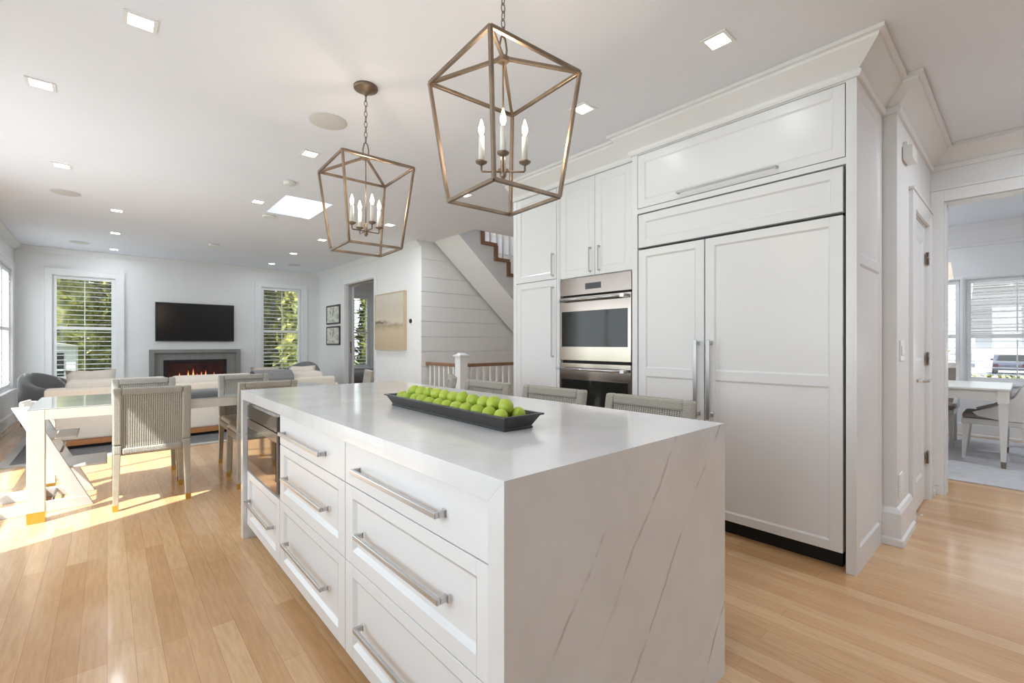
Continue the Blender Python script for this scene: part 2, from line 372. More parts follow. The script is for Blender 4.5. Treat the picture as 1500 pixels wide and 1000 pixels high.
# shiplap wall: boards with grooves
sl = MB(); z = 0.0
edges = [0.0, .195, .415, .64, .86, 1.08, 1.305, 1.535, 1.76, 1.98, 2.20, 2.47, CEIL]
for a, b in zip(edges, edges[1:]): sl.box(XA + .001, 6.95, 5.985, 5.9995, a + .006, b)
sl.box(XA + .171, 6.95, 5.996, 6.12, 0, CEIL)
setting(sl.build('wall_shiplap', M['shiplap'], bevel=.0015, seg=1))

# mouldings: sweep a profile (offset, z) along an orthogonal path
def sweep(name, path, prof, side, mat):
    mb = MB(); n = len(path); P2 = [Vector(p) for p in path]; rings = []
    for i in range(n):
        ns = []
        if i > 0: d = (P2[i] - P2[i - 1]).normalized(); ns.append(Vector((-d.y, d.x)) * side)
        if i < n - 1: d = (P2[i + 1] - P2[i]).normalized(); ns.append(Vector((-d.y, d.x)) * side)
        m = ns[0] + ns[1] if len(ns) == 2 and abs(ns[0].dot(ns[1])) < .5 else ns[0]
        rings.append([(P2[i].x + m.x * o, P2[i].y + m.y * o, z) for o, z in prof])
    k = len(prof); vs = [v for r in rings for v in r]; fs = []
    for i in range(n - 1):
        for j in range(k): fs.append((i * k + j, i * k + (j + 1) % k, (i + 1) * k + (j + 1) % k, (i + 1) * k + j))
    fs += [tuple(range(k)), tuple((n - 1) * k + j for j in range(k))[::-1]]
    mb.add(vs, fs); return setting(mb.build(name, mat))
CR = [(0, 2.585), (.014, 2.585), (.022, 2.598), (.022, 2.615), (.012, 2.622), (.108, 2.706), (.112, 2.720), (.134, 2.722), (.134, CEIL - .001), (0, CEIL - .001)]
sweep('trim_1', [(2.98, 3.34), (2.98, 1.937), (2.903, 1.937), (2.903, .585), (3.533, .585), (3.533, .517), (4.98, .517), (4.98, YK)], CR, -1, M['trim'])
CS = [(0, 2.655), (.01, 2.655), (.02, 2.675), (.07, 2.722), (.08, 2.726), (.08, CEIL - .001), (0, CEIL - .001)]
sweep('trim_2', [(XL, YK), (XL, YB), (XA, YB), (XA, 5.99)], CS, -1, M['wall'])
CD = [(0, 2.47), (.02, 2.47), (.03, 2.5), (.05, 2.52), (.14, 2.66), (.16, CEIL - .001), (0, CEIL - .001)]
sweep('trim_3', [(5.12, 2.2), (XD, 2.2), (XD, YK), (5.12, YK)], CD, -1, M['trim'])
BB = [(0, .001), (.022, .001), (.022, .02), (.016, .03), (.016, .15), (.008, .165), (0, .17)]
def base(name, path, side=-1): return sweep(name, path, BB, side, M['trim'])
base('baseboard_left_1', [(XL, YK), (XL, 3.55)]); base('baseboard_left_2', [(XL, 6.23), (XL, YB), (.54, YB)])
base('baseboard_back', [(1.99, YB), (XA, YB), (XA, 8.99)]); base('baseboard_right', [(XA, 7.45), (XA, 5.99)])
BP = [(0, .001), (.035, .001), (.035, .04), (.024, .05), (.022, .19), (.012, .215), (0, .225)]
sweep('baseboard_passage_1', [(3.56, .585), (3.535, .585), (3.535, .517), (3.95, .517)], BP, -1, M['trim'])
sweep('baseboard_passage_2', [(4.87, .517), (4.98, .517), (4.98, .5)], BP, -1, M['trim'])
sweep('baseboard_dining', [(5.13, 2.2), (XD, 2.2), (XD, YK), (5.13, YK)], BB, -1, M['trim'])
sweep('baseboard_shiplap', [(XA + .03, 5.985), (6.95, 5.985)], BB, -1, M['trim'])

# ------------------------------------------------------------------ windows with louvred shutters
def xform(origin, facing):   # local: x right as seen from inside, y outward, z up
    ox, oy = origin
    if facing == 'N': return lambda p: (ox + p[0], oy + p[1], p[2])
    if facing == 'W': return lambda p: (ox - p[1], oy + p[0], p[2])
    if facing == 'E': return lambda p: (ox + p[1], oy - p[0], p[2])
    if facing == 'S': return lambda p: (ox - p[0], oy - p[1], p[2])
def window(n, origin, facing, w, z0, z1, tilt=8, cas=.105, pitch=.074, shutter=True, mid=None, sill=True, mull=0, rod=True, cas_sides=(1, 1), cas_top=None):
    xf = xform(origin, facing); root = sempty('window_%d' % n, (xf((0, 0, 0))[0], xf((0, 0, 0))[1], z0))
    c = MB(xf); L, R_ = -w / 2, w / 2
    if cas_sides[0]: c.box(L - cas, L, -.022, 0, z0, z1); c.box(L - cas - .008, L - cas + .02, -.03, -.022, z0, z1 + cas)
    if cas_sides[1]: c.box(R_, R_ + cas, -.022, 0, z0, z1); c.box(R_ + cas - .02, R_ + cas + .008, -.03, -.022, z0, z1 + cas)
    ct_ = cas; l2 = L - (cas if cas_sides[0] else 0); r2 = R_ + (cas if cas_sides[1] else 0)
    c.box(l2 + .0005, r2 - .0005, -.0225, 0, z1, z1 + cas - .0005); c.box(l2 - .0085, r2 + .0085, -.0305, -.0215, z1 + cas - .02, z1 + cas + .0085)
    for (a, b) in ((L + .0003, L + .012), (R_ - .012, R_ - .0003)): c.box(a, b, .0005, .1595, z0 + .0003, z1 - .0003)
    c.box(L + .012, R_ - .012, .001, .159, z1 - .012, z1 - .0006); c.box(L + .012, R_ - .012, .001, .159, z0 + .0006, z0 + .012)
    c.build('casing', M['trim'], root)
    if sill:
        s = MB(xf); s.box(l2 - .02, r2 + .02, -.055, .0, z0 - .028, z0); s.box(l2, r2, -.02, 0, z0 - .11, z0 - .028); s.build('sill', M['trim'], root, bevel=.003)
    s = MB(xf); zm = mid or (z0 + z1) / 2; f = .035
    s.box(L + .012, L + .012 + f, .09, .13, z0 + .012, z1 - .012); s.box(R_ - .012 - f, R_ - .012, .09, .13, z0 + .012, z1 - .012)
    s.box(L + .012 + f, R_ - .012 - f, .091, .129, z1 - .012 - f, z1 - .012); s.box(L + .012 + f, R_ - .012 - f, .091, .129, z0 + .012, z0 + .05); s.box(L + .013, R_ - .013, .088, .132, zm - .018, zm + .018)
    for i in range(mull):
        x = L + (i + 1) * w / (mull + 1); s.box(x - .012, x + .012, .095, .125, z0, z1)
    s.build('sash', M['trim'], root)
    g = MB(xf); g.box(L + .03, R_ - .03, .108, .112, z0 + .03, z1 - .03); g.build('pane', M['glass'], root)
    if shutter:
        nP = shutter if isinstance(shutter, int) and shutter > 1 else 1
        pw = (w - .03) / nP
        for k in range(nP):
            a = L + .015 + k * pw; b = a + pw - .003
            p = MB(xf); st = .038
            p.box(a, a + st, .012, .038, z0 + .015, z1 - .015); p.box(b - st, b, .012, .038, z0 + .015, z1 - .015)
            p.box(a + st, b - st, .013, .037, z1 - .06, z1 - .0155); p.box(a + st, b - st, .013, .037, z0 + .0155, z0 + .07); p.box(a + st, b - st, .013, .037, zm - .025, zm + .025)
            for (q0, q1) in ((z0 + .07, zm - .025), (zm + .025, z1 - .06)):
                m = int((q1 - q0) / pitch)
                for i in range(m):
                    zc = q0 + (i + .5) * (q1 - q0) / m; t = math.radians(tilt); hw = .03; th = .0045
                    pts = [(.025 + y * math.cos(t) - zz_ * math.sin(t), zc + y * math.sin(t) + zz_ * math.cos(t)) for y, zz_ in ((-hw, 0), (-hw * .4, -th), (hw * .4, -th), (hw, 0), (hw * .4, th), (-hw * .4, th))]
                    p.prism(pts, a + st, b - st, 'x')
                if rod: p.box((a + b) / 2 - .006, (a + b) / 2 + .006, -.016, -.006, q0 + .02, q1 - .02)
            p.build('shutter_panel', M['trim'], root)
    return root
window(1, (-.2775, YB), 'N', .775, .60, 2.32, mid=1.46)
window(2, (2.755, YB), 'N', .79, .60, 2.37, mid=1.46)
window(3, (XL, 9.405), 'W', 1.31, .53, 2.31, tilt=14, shutter=2)
window(4, (XL, (3.54 + 6.20) / 2), 'W', 2.66, .02, 2.655, cas=.07, shutter=False, sill=False, mull=2, mid=.9)
window(5, (XL, 1.1), 'W', 2.1, 1.0, 2.3, shutter=False, mull=2)
window(6, (4.315, YB), 'N', .77, .64, 2.32, mid=1.46, tilt=12)
window(7, (XD, .73), 'E', .30, .70, 2.05, tilt=6, cas=.07, mid=1.3, cas_sides=(1, 0))
window(8, (XD, .08), 'E', .92, .70, 2.05, tilt=0, cas=.0395, cas_top=.07, pitch=.08, mid=1.30, rod=True)
window(9, (XD, -.70), 'E', .56, .70, 2.05, tilt=4, cas=.07, mid=1.3, cas_sides=(0, 1))

# skylight
sk = sempty('window_10', (1.63, 5.5, CEIL))
m = MB(); x0, x1, y0, y1 = SKY
for b in ((x0 - .03, x0, y0 - .03, y1 + .03), (x1, x1 + .03, y0 - .03, y1 + .03), (x0, x1, y0 - .03, y0), (x0, x1, y1, y1 + .03)): m.box(*b, CEIL + .25, CEIL + .55)
for b in ((x0 - .0, x0 + .006, y0, y1), (x1 - .006, x1, y0, y1), (x0, x1, y0, y0 + .006), (x0, x1, y1 - .006, y1)): m.box(*b, CEIL + .002, CEIL + .5)
m.build('light_well', M['ceil'], sk)
m = MB(); m.box(x0, x1, y0, y0 + .03, CEIL + .5, CEIL + .55); m.box(x0, x1, y1 - .03, y1, CEIL + .5, CEIL + .55); m.box(x0, x0 + .03, y0, y1, CEIL + .5, CEIL + .55); m.box(x1 - .03, x1, y0, y1, CEIL + .5, CEIL + .55)
m.build('sash', M['trim'], sk)
m = MB(); m.box(x0, x1, y0, y1, CEIL + .52, CEIL + .526); m.build('pane', M['glass'], sk)

# ------------------------------------------------------------------ shaker faces
# frame for faces: F('x-', plane) local (u, v, n) -> world, n = outward
def face(axis, plane, sgn):
    if axis == 'x': return lambda p: (plane + sgn * p[2], p[0], p[1])
    return lambda p: (p[0], plane + sgn * p[2], p[1])
def shaker(mb, u0, u1, v0, v1, t=.02, st=.06, rails=(), rb=None, rt=None, rec=.009, bev=.01, back=-.001):
    # mb.xf maps (u, v, n); the frame front is n=t, back n=back
    rb = rb or st; rt = rt or st
    def bx(a, b, c, d): mb.box(a, b, c, d, back, t)
    bx(u0, u0 + st, v0, v1); bx(u1 - st, u1, v0, v1)
    vs = [v0, v0 + rb]; 
    segs = []; lo = v0 + rb
    for (r0, r1) in sorted(rails): segs.append((lo, r0)); bx(u0 + st, u1 - st, r0, r1); lo = r1
    segs.append((lo, v1 - rt)); bx(u0 + st, u1 - st, v0, v0 + rb); bx(u0 + st, u1 - st, v1 - rt, v1)
    for (a, b) in segs:
        A, B = u0 + st, u1 - st; d = t - rec
        mb.add([(A, a, t), (B, a, t), (B, b, t), (A, b, t), (A + bev, a + bev, d), (B - bev, a + bev, d), (B - bev, b - bev, d), (A + bev, b - bev, d)],
               [(0, 1, 5, 4), (1, 2, 6, 5), (2, 3, 7, 6), (3, 0, 4, 7), (4, 5, 6, 7)])
def pull(xf, p, q, parent, off=.034, w=.011, h=.016, mat='chrome', name='handle'):
    # p,q = (u,v) ends on face; n = outward
    m = MB(xf); du = q[0] - p[0]; dv = q[1] - p[1]
    if abs(du) > abs(dv):
        a, b = min(p[0], q[0]), max(p[0], q[0]); v = p[1]
        m.box(a, b, v - h / 2, v + h / 2, off - w, off); m.box(a, a + .012, v - h / 2, v + h / 2, 0, off - w); m.box(b - .012, b, v - h / 2, v + h / 2, 0, off - w)
        for e in (a, b - .012): m.box(e - .003, e + .015, v - h / 2 - .003, v + h / 2 + .003, 0, .004)
    else:
        a, b = min(p[1], q[1]), max(p[1], q[1]); u = p[0]
        m.box(u - h / 2, u + h / 2, a, b, off - w, off); m.box(u - h / 2, u + h / 2, a, a + .012, 0, off - w); m.box(u - h / 2, u + h / 2, b - .012, b, 0, off - w)
        for e in (a, b - .012): m.box(u - h / 2 - .003, u + h / 2 + .003, e - .003, e + .015, 0, .004)
    return m.build(name, M[mat], parent, bevel=.0025)

# ------------------------------------------------------------------ island
IX0, IX1, IY0, IY1 = .626, 1.686, .731, 3.262
T = .055
ct = thing('island_countertop', ((IX0 + IX1) / 2, (IY0 + IY1) / 2, 0), 'white veined quartz island worktop with waterfall ends, holding the tray of limes', 'countertop')
m = MB(); m.prism([(IY0, .915), (IY1, .915), (IY1 - T, .915 - T), (IY0 + T, .915 - T)], IX0, IX1, 'x'); m.build('top_slab', M['quartztop'], ct, bevel=.0008, seg=1)
m = MB(); m.prism([(IY0 + .0003, 0), (IY0 + T, 0), (IY0 + T, .915 - T - .0005), (IY0 + .0003, .9145)], IX0, IX1, 'x'); m.build('waterfall_panel', M['quartz'], ct)
m = MB(); m.prism([(IY1 - .0003, 0), (IY1 - T, 0), (IY1 - T, .915 - T - .0005), (IY1 - .0003, .9145)], IX0, IX1, 'x'); m.build('waterfall_panel', M['quartz'], ct)
FX = .668; ixf = face('x', FX, -1)      # carcass front x=.668, door fronts stand 20 mm proud -> .648
def carcass(root, y0, y1, name='body'):
    m = MB(); m.box(FX, 1.28, y0, y1, .085, .915 - T - .002); m.box(FX + .07, 1.26, y0, y1, 0, .085)
    m.build(name, M['cab'], root)
def drawer(root, y0, y1, z0, z1, hy0, hy1, hz, slab=False, label=None):
    m = MB(ixf)
    if slab: m.box(y0, y1, z0, z1, 0, .02)
    else: shaker(m, y0, y1, z0, z1, st=.065, rb=.05, rt=.042, bev=.014, rec=.012, back=0)
    d = m.build('drawer', M['cab'], root, bevel=.0012, seg=1)
    xf = lambda p: (FX - .02 - p[2], p[0], p[1])
    pull(xf, (hy0, hz), (hy1, hz), d)
g = 'island drawer cabinets'
c3 = thing('drawer_cabinet', (.97, 1.22, 0), 'white island drawer cabinet with three wide drawers, nearest the waterfall end', 'cabinet')
carcass(c3, .788, 1.646)
drawer(c3, .792, 1.643, .704, .856, .985, 1.525, .772, True)
drawer(c3, .792, 1.643, .425, .700, .975, 1.50, .558)
drawer(c3, .792, 1.643, .090, .421, .975, 1.50, .245)
c2 = thing('drawer_cabinet', (.97, 2.07, 0), 'white island drawer cabinet with three narrower drawers, right beside the microwave', 'cabinet')
carcass(c2, 1.648, 2.488)
drawer(c2, 1.649, 2.484, .704, .856, 1.838, 2.398, .770, True)
drawer(c2, 1.649, 2.484, .425, .700, 1.815, 2.36, .560)
drawer(c2, 1.649, 2.484, .090, .421, 1.815, 2.35, .250)
c1 = thing('microwave_cabinet', (.97, 2.85, 0), 'white island cabinet at the dining end housing a built-in microwave over one drawer', 'cabinet')
m = MB(); m.box(FX, 1.28, 2.490, 3.205, .085, .420); m.box(FX, 1.28, 2.490, 2.500, .42, .858); m.box(FX, 1.28, 3.19, 3.205, .42, .858); m.box(FX, 1.28, 2.49, 3.205, .848, .858); m.box(1.24, 1.28, 2.5, 3.19, .42, .85); m.box(FX + .07, 1.26, 2.49, 3.205, 0, .085)
m.build('body', M['cab'], c1)
drawer(c1, 2.492, 3.202, .090, .418, 2.60, 3.14, .250)
m = MB(); m.box(.70, 1.265, .80, 3.2, 0.001, .02)
bp = MB(xf=face('x', 1.282, 1))
for (a, b) in ((.79, 1.39), (1.395, 1.995), (2.0, 2.6), (2.605, 3.20)): shaker(bp, a, b, .09, .85, st=.06, t=.018, back=0)
tag(bp.build('island_back_panel', M['cab']), 'white panelled back of the island facing the woven stools', 'panel')
mw = thing('built_in_microwave', (.9, 2.85, .42), 'built-in stainless microwave with dark mirror glass in the island end', 'microwave')
m = MB(); m.box(.675, 1.2, 2.515, 3.18, .424, .845); m.build('body', M['steel'], mw)
m = MB(ixf); m.box(2.502, 3.188, .424, .846, 0.001, .012); m.build('trim_frame', M['steel'], mw, bevel=.001)
m = MB(ixf); m.box(2.522, 3.168, .755, .832, .012, .026); m.build('control_panel', M['mirrorsteel'], mw, bevel=.001)
m = MB(ixf); m.box(2.522, 3.168, .438, .748, .012, .026); dd = m.build('door', M['steel'], mw, bevel=.001)
m = MB(ixf); m.box(2.535, 3.155, .50, .700, .0262, .028); m.build('door_glass', M['mirrorsteel'], dd)

# tray and limes -----------------------------------------------------
tr = thing('serving_tray', (1.05, 1.557, .915), 'long rectangular dark grey tray full of limes on the island worktop', 'tray')
rot = math.radians(-2.0)
def tf(p):
    x, y, z = p; return (1.05 + x * math.cos(rot) - y * math.sin(rot), 1.557 + x * math.sin(rot) + y * math.cos(rot), .9153 + z)
def ring(hx, hy, z): return [(-hx, -hy, z), (hx, -hy, z), (hx, hy, z), (-hx, hy, z)]
m = MB(tf); R_ = [ring(.062, .424, 0), ring(.064, .426, .006), ring(.060, .422, .009), ring(.080, .447, .047), ring(.088, .456, .047), ring(.088, .456, .053), ring(.076, .443, .053), ring(.056, .416, .012)]
vs = [p for r in R_ for p in r]; fs = [(3, 2, 1, 0)]
for i in range(len(R_) - 1):
    for k in range(4): fs.append((i * 4 + k, i * 4 + (k + 1) % 4, i * 4 + 4 + (k + 1) % 4, i * 4 + 4 + k))
b0 = (len(R_) - 1) * 4; fs.append((b0, b0 + 1, b0 + 2, b0 + 3)); m.add(vs, fs); m.build('dish', M['tray'], tr, bevel=.0015)
def lime_mesh():
    me = bpy.data.meshes.new('lime'); bm = bmesh.new(); bmesh.ops.create_uvsphere(bm, u_segments=24, v_segments=16, radius=1)
    for v in bm.verts:
        x, y, z = v.co; r = .0265
        k = abs(z); nip = max(0, k - .93) / .07
        v.co = (x * r * .98, y * r * .98, z * r * 1.06 + (1 if z > 0 else -1) * nip * .003)
    for f in bm.faces: f.smooth = True
    bm.to_mesh(me); bm.free(); me.materials.append(M['lime']); return me
LM = lime_mesh(); n = 12; li = 0
rowname = ['front row of the tray', 'heaped middle row', 'back row by the stools']
for row, (cx, cz) in enumerate(((-.038, .041), (0.0, .070), (.038, .041))):
    for i in range(n):
        y = -.372 + i * (.744 / (n - 1)) + (.03 if row == 1 else 0) - (.012 if row == 1 else 0)
        if row == 1 and i == n - 1: continue
        ang = rot; lx = cx + random.uniform(-.002, .002); ly = y + random.uniform(-.005, .005); lz = cz + random.uniform(-.001, .006)
        p = tf((lx, ly, lz)); o = bpy.data.objects.new('lime', LM); COL.objects.link(o); o.location = p
        o.rotation_euler = (random.uniform(0, 3), random.uniform(0, 3), random.uniform(0, 3)); s = random.uniform(.95, 1.04); o.scale = (s, s, s)
        tag(o, 'fresh bright green lime in the long dark tray on the island', 'lime', 'limes heaped in the long dark tray')
for k, (ly, lx) in enumerate([]):
    o = bpy.data.objects.new('lime', LM); COL.objects.link(o); o.location = tf((lx, ly, .082)); o.rotation_euler = (random.random() * 3, random.random() * 3, 0)
    tag(o, 'fresh bright green lime in the long dark tray on the island', 'lime', 'limes heaped in the long dark tray')

# ------------------------------------------------------------------ refrigerator wall
FXW = 2.903
fr = thing('refrigerator_enclosure', (3.2, 1.26, 0), 'tall white cabinet surround framing the panelled refrigerator, with a panelled side', 'cabinet')
m = MB()
m.box(FXW, 3.533, .597, .632, 0, 2.60); m.box(FXW, 3.533, 1.892, 1.937, 0, 2.60); m.box(FXW, 3.533, .632, 1.892, 2.578, 2.60)
m.box(FXW, 3.533, .632, 1.892, 2.150, 2.186); m.box(3.50, 3.533, .632, 1.892, 0, 2.6)
m.build('frame', M['cab'], fr, bevel=.001, seg=1)
m = MB(face('y', .597, -1)); shaker(m, FXW, 3.533, 0.0, 2.60, t=.012, st=.065, rails=((1.63, 1.68),), rb=.125, rt=.075, rec=.009, bev=.012, back=0); m.build('side_panel', M['cab'], fr)
uc = thing('bridge_cabinet', (3.2, 1.26, 2.19), 'wide white lift-up cupboard directly above the refrigerator, one long bar handle', 'cabinet')
m = MB(); m.box(2.93, 3.49, .636, 1.888, 2.19, 2.574); m.build('body', M['cab'], uc)
rxf = face('x', FXW + .0195, -1)
m = MB(rxf); shaker(m, .636, 1.888, 2.190, 2.574, st=.055, back=0, rec=.006); d = m.build('door', M['cab'], uc, bevel=.001, seg=1)
hxf = lambda p: (FXW - p[2], p[0], p[1])
pull(hxf, (.955, 2.225), (1.575, 2.225), d, h=.012)
rf = thing('refrigerator', (3.2, 1.26, 0), 'built-in white panelled refrigerator with two doors and long chrome handles', 'refrigerator')
m = MB(); m.box(2.945, 3.48, .655, 1.872, .1, 2.14); m.build('body', M['darkplastic'], rf)
m = MB(); m.box(2.97, 3.45, .66, 1.87, 0, .1); m.build('toe_kick', M['black'], rf)
m = MB(rxf); shaker(m, .645, 1.882, 1.902, 2.140, st=.055, back=-.02, rec=.006); m.build('grille_panel', M['cab'], rf, bevel=.001, seg=1)
m = MB(rxf); shaker(m, .645, 1.386, .098, 1.884, st=.06, rb=.05, rt=.05, rails=((.972, 1.03),), back=-.02, rec=.007); d = m.build('door', M['cab'], rf, bevel=.001, seg=1)
m = MB(hxf)
def fridge_handle(u, parent):
    m = MB(hxf); m.box(u - .012, u + .012, .722, 1.23, .042, .056)
    for zz_ in (.74, 1.20): m.box(u - .009, u + .009, zz_, zz_ + .02, 0, .044); m.box(u - .013, u + .013, zz_ - .004, zz_ + .024, 0, .006)
    m.build('handle', M['chrome'], parent, bevel=.003)
fridge_handle(1.345, d)
m = MB(rxf); shaker(m, 1.393, 1.882, .098, 1.884, st=.06, rb=.05, rt=.05, rails=((.972, 1.03),), back=-.02, rec=.007); d = m.build('door', M['cab'], rf, bevel=.001, seg=1)
fridge_handle(1.43, d)

# oven cabinet and pantry
OX = 2.98; oxf = face('x', OX + .0195, -1); ohf = lambda p: (OX - p[2], p[0], p[1])
oc = thing('oven_cabinet', (3.25, 2.33, 0), 'tall white cabinet holding the double oven, two doors above it', 'cabinet')
m = MB(); m.box(OX, 3.533, 1.94, 1.985, 0, 2.60); m.box(OX, 3.533, 2.722, 2.735, 0, 2.60); m.box(OX, 3.533, 1.985, 2.722, 2.585, 2.60); m.box(OX + .022, 3.533, 1.985, 2.722, 1.762, 2.585); m.box(OX + .02, 3.533, 1.985, 2.722, 0, .40); m.box(3.45, 3.533, 1.985, 2.722, .4, 1.762)
m.build('frame', M['cab'], oc, bevel=.001, seg=1)
for (a, b, hu) in ((1.988, 2.339, 2.295), (2.343, 2.719, 2.385)):
    m = MB(oxf); shaker(m, a, b, 1.768, 2.582, st=.06, back=0, rec=.006); d = m.build('door', M['cab'], oc, bevel=.001, seg=1)
    pull(ohf, (hu, 1.795), (hu, 1.998), d, h=.010)
m = MB(oxf); shaker(m, 1.988, 2.719, .10, .405, st=.06, back=0, rec=.006); d = m.build('drawer', M['cab'], oc)
pull(ohf, (2.15, .26), (2.56, .26), d)
pc = thing('pantry_cabinet', (3.25, 3.03, 0), 'tall narrow white pantry cabinet between the ovens and the stair rail', 'cabinet')
m = MB(); m.box(OX, 3.533, 2.738, 2.765, 0, 2.60); m.box(OX, 3.533, 3.295, 3.34, 0, 2.60); m.box(OX, 3.533, 2.765, 3.295, 2.585, 2.60); m.box(OX + .022, 3.533, 2.765, 3.295, .1, 2.585); m.box(OX + .06, 3.533, 2.765, 3.295, 0, .1)
m.build('frame', M['cab'], pc, bevel=.001, seg=1)
m = MB(oxf); shaker(m, 2.769, 3.291, 1.783, 2.582, st=.055, back=0, rec=.006); d = m.build('door', M['cab'], pc, bevel=.001, seg=1); pull(ohf, (2.805, 1.805), (2.805, 2.01), d, h=.010)
m = MB(oxf); shaker(m, 2.769, 3.291, .105, 1.776, st=.055, back=0, rec=.006); d = m.build('door', M['cab'], pc, bevel=.001, seg=1); pull(ohf, (2.805, 1.085), (2.805, 1.71), d, h=.010)

ov = thing('double_oven', (3.2, 2.35, .42), 'stainless steel double wall oven with bar handles and dark glass doors', 'oven')
m = MB(); m.box(OX + .03, 3.44, 1.99, 2.717, .41, 1.755); m.build('body', M['black'], ov)
m = MB(oxf); m.box(1.990, 2.718, 1.615, 1.758, -.01, .028); cp = m.build('control_panel', M['steel'], ov, bevel=.002)
m = MB(oxf); m.box(2.275, 2.435, 1.655, 1.705, .0281, .030); m.build('display', M['blackglass'], cp)
for z0, z1, hz, w0, w1 in ((1.062, 1.600, 1.572, 1.178, 1.478), (.43, 1.040, .992, .56, .903)):
    m = MB(oxf); m.box(1.990, 2.718, z0, z1, -.01, .032); d = m.build('oven_door', M['steel'], ov, bevel=.003)
    m = MB(oxf); m.box(2.020, 2.690, w0, w1, .0322, .0345); m.build('door_glass', M['ovenglass'], d)
    m = MB(); xx = OX - .065; m.tube([(xx, 2.005, hz), (xx, 2.705, hz)], .0115, 14)
    for yy in (2.03, 2.68): m.box(xx - .012, OX - .013, yy - .018, yy + .018, hz - .012, hz + .012)
    m.build('handle', M['chrome'], d)

# ------------------------------------------------------------------ passage wall: door, chime, switch, vent
dr = sempty('door_1', (4.41, .517, 0))
m = MB(face('y', .517, -1)); m.box(3.955, 4.07, 0, 2.22, 0, .022); m.box(4.75, 4.865, 0, 2.22, 0, .022); m.box(4.07, 4.75, 2.11, 2.22, 0, .0215); m.box(3.94, 4.88, 2.22, 2.24, 0, .03)
m.box(4.07, 4.082, 0, 2.11, -.10, 0); m.box(4.738, 4.75, 0, 2.11, -.10, 0); m.box(4.082, 4.738, 2.098, 2.11, -.1, -.001); m.build('casing', M['trim'], dr, bevel=.002)
m = MB(face('y', .545, -1)); shaker(m, 4.085, 4.735, .012, 2.095, t=.02, st=.11, rails=((.95, 1.08),), rb=.2, rt=.12, back=-.018, rec=.01, bev=.018); lf = m.build('door_leaf', M['trim'], dr)
m = MB(face('y', .525, -1)); m.lathe((4.14, .95, 0), [(.028, 0), (.028, .006), (.012, .01), (.010, .035)], 20)
m.xf = None; m.tube([(4.14, .50, .95), (4.14, .455, .95), (4.16, .448, .951), (4.21, .445, .947), (4.27, .448, .953)], [.010, .010, .010, .008, .007], 12); m.build('lever_handle', M['lever'], dr)
for z in (.33, 1.09, 1.86):
    m = MB(); m.tube([(4.742, .509, z - .05), (4.742, .509, z + .05)], .007, 8); m.box(4.705, 4.742, .513, .5165, z - .045, z + .045); m.build('hinge', M['steel'], dr)
op = MB(); op.box(4.955, 4.98, .438, .516, 0, 2.42); op.box(4.956, 4.98, -1.3, .438, 2.33, 2.42); op.box(4.955, 4.98, -1.39, -1.3, 0, 2.42); op.box(4.98, 5.12, .426, .438, 0, 2.33); op.box(4.98, 5.12, -1.3, -1.288, 0, 2.33); op.box(4.981, 5.119, -1.288, .426, 2.318, 2.33)
op.box(4.945, 4.98, -1.40, .5165, 2.42, 2.438)
setting(op.build('trim_4', M['trim'], bevel=.002))
ch = thing('door_chime', (3.79, .517, 2.39), 'small white box mounted high on the passage wall beside the tall cabinet', 'door chime')
m = MB(); m.box(3.70, 3.87, .465, .516, 2.35, 2.435); m.build('box', M['plastic'], ch, bevel=.006)
m = MB(); m.box(3.735, 3.755, .495, .516, 2.44, 2.47); m.build('sensor', M['plastic'], ch, bevel=.002)
sw = thing('light_switch', (3.675, .517, 1.16), 'white rocker switch plate on the passage wall beside the door', 'switch')
m = MB(); m.box(3.615, 3.735, .510, .5165, 1.10, 1.225); m.build('plate', M['plastic'], sw, bevel=.002)
for xx in (3.645, 3.69): m = MB(); m.prism([(.503, 1.135), (.509, 1.13), (.509, 1.195), (.506, 1.19)], xx - .012, xx + .022, 'x'); m.build('rocker', M['plastic'], sw)
vn = thing('air_return_vent', (3.62, .517, .34), 'small white wall vent low on the passage wall above the baseboard', 'vent')
m = MB(); m.box(3.57, 3.69, .508, .5165, .275, .415); m.build('frame', M['plastic'], vn, bevel=.002)
m = MB()
for i in range(9): m.box(3.58, 3.68, .505, .508, .285 + i * .0135, .292 + i * .0135)
m.build('slats', M['plastic'], vn)
for nm, px, py, lab in (('door_stop', 4.92, .495, 'small metal door stop at the dining opening corner'), ('door_stop', 4.0, .495, 'small metal door stop on the baseboard left of the passage door')):
    ds = thing(nm, (px, py, .08), lab, 'door stop')
    m = MB(); m.tube([(px, py + .003, .08), (px, py - .03, .08)], .003, 8); m.build('rod', M['lever'], ds)
    m = MB(); m.tube([(px, py - .03, .08), (px, py - .04, .08)], .006, 10); m.build('bumper', M['plastic'], ds)

# ------------------------------------------------------------------ art wall
rd = sempty('door_2', (XA, 8.22, 0))
m = MB()
for (a, b) in ((7.46, 7.56), (8.88, 8.98)): m.box(XA - .022, XA, a, b, 0, 2.46)
m.box(XA - .0215, XA, 7.56, 8.88, 2.36, 2.459)
m.box(XA, XA + .17, 7.56, 7.572, 0, 2.36); m.box(XA, XA + .06, 8.868, 8.88, 0, 2.36); m.box(XA + .11, XA + .17, 8.868, 8.88, 0, 2.36); m.box(XA + .001, XA + .169, 7.572, 8.868, 2.348, 2.3595)
m.build('casing', M['trim'], rd, bevel=.002)
m = MB(); m.box(XA + .066, XA + .104, 8.82, 8.88, .01, 2.34); pl = m.build('pocket_door', M['greywall'], rd)
m = MB(); m.box(XA + .074, XA + .096, 8.817, 8.82, 1.02, 1.24); m.build('latch_plate', M['steel'], rd)
m = MB(); m.box(XA + .04, XA + .052, 7.7, 8.8, 2.30, 2.348); m.build('track', M['steel'], rd)
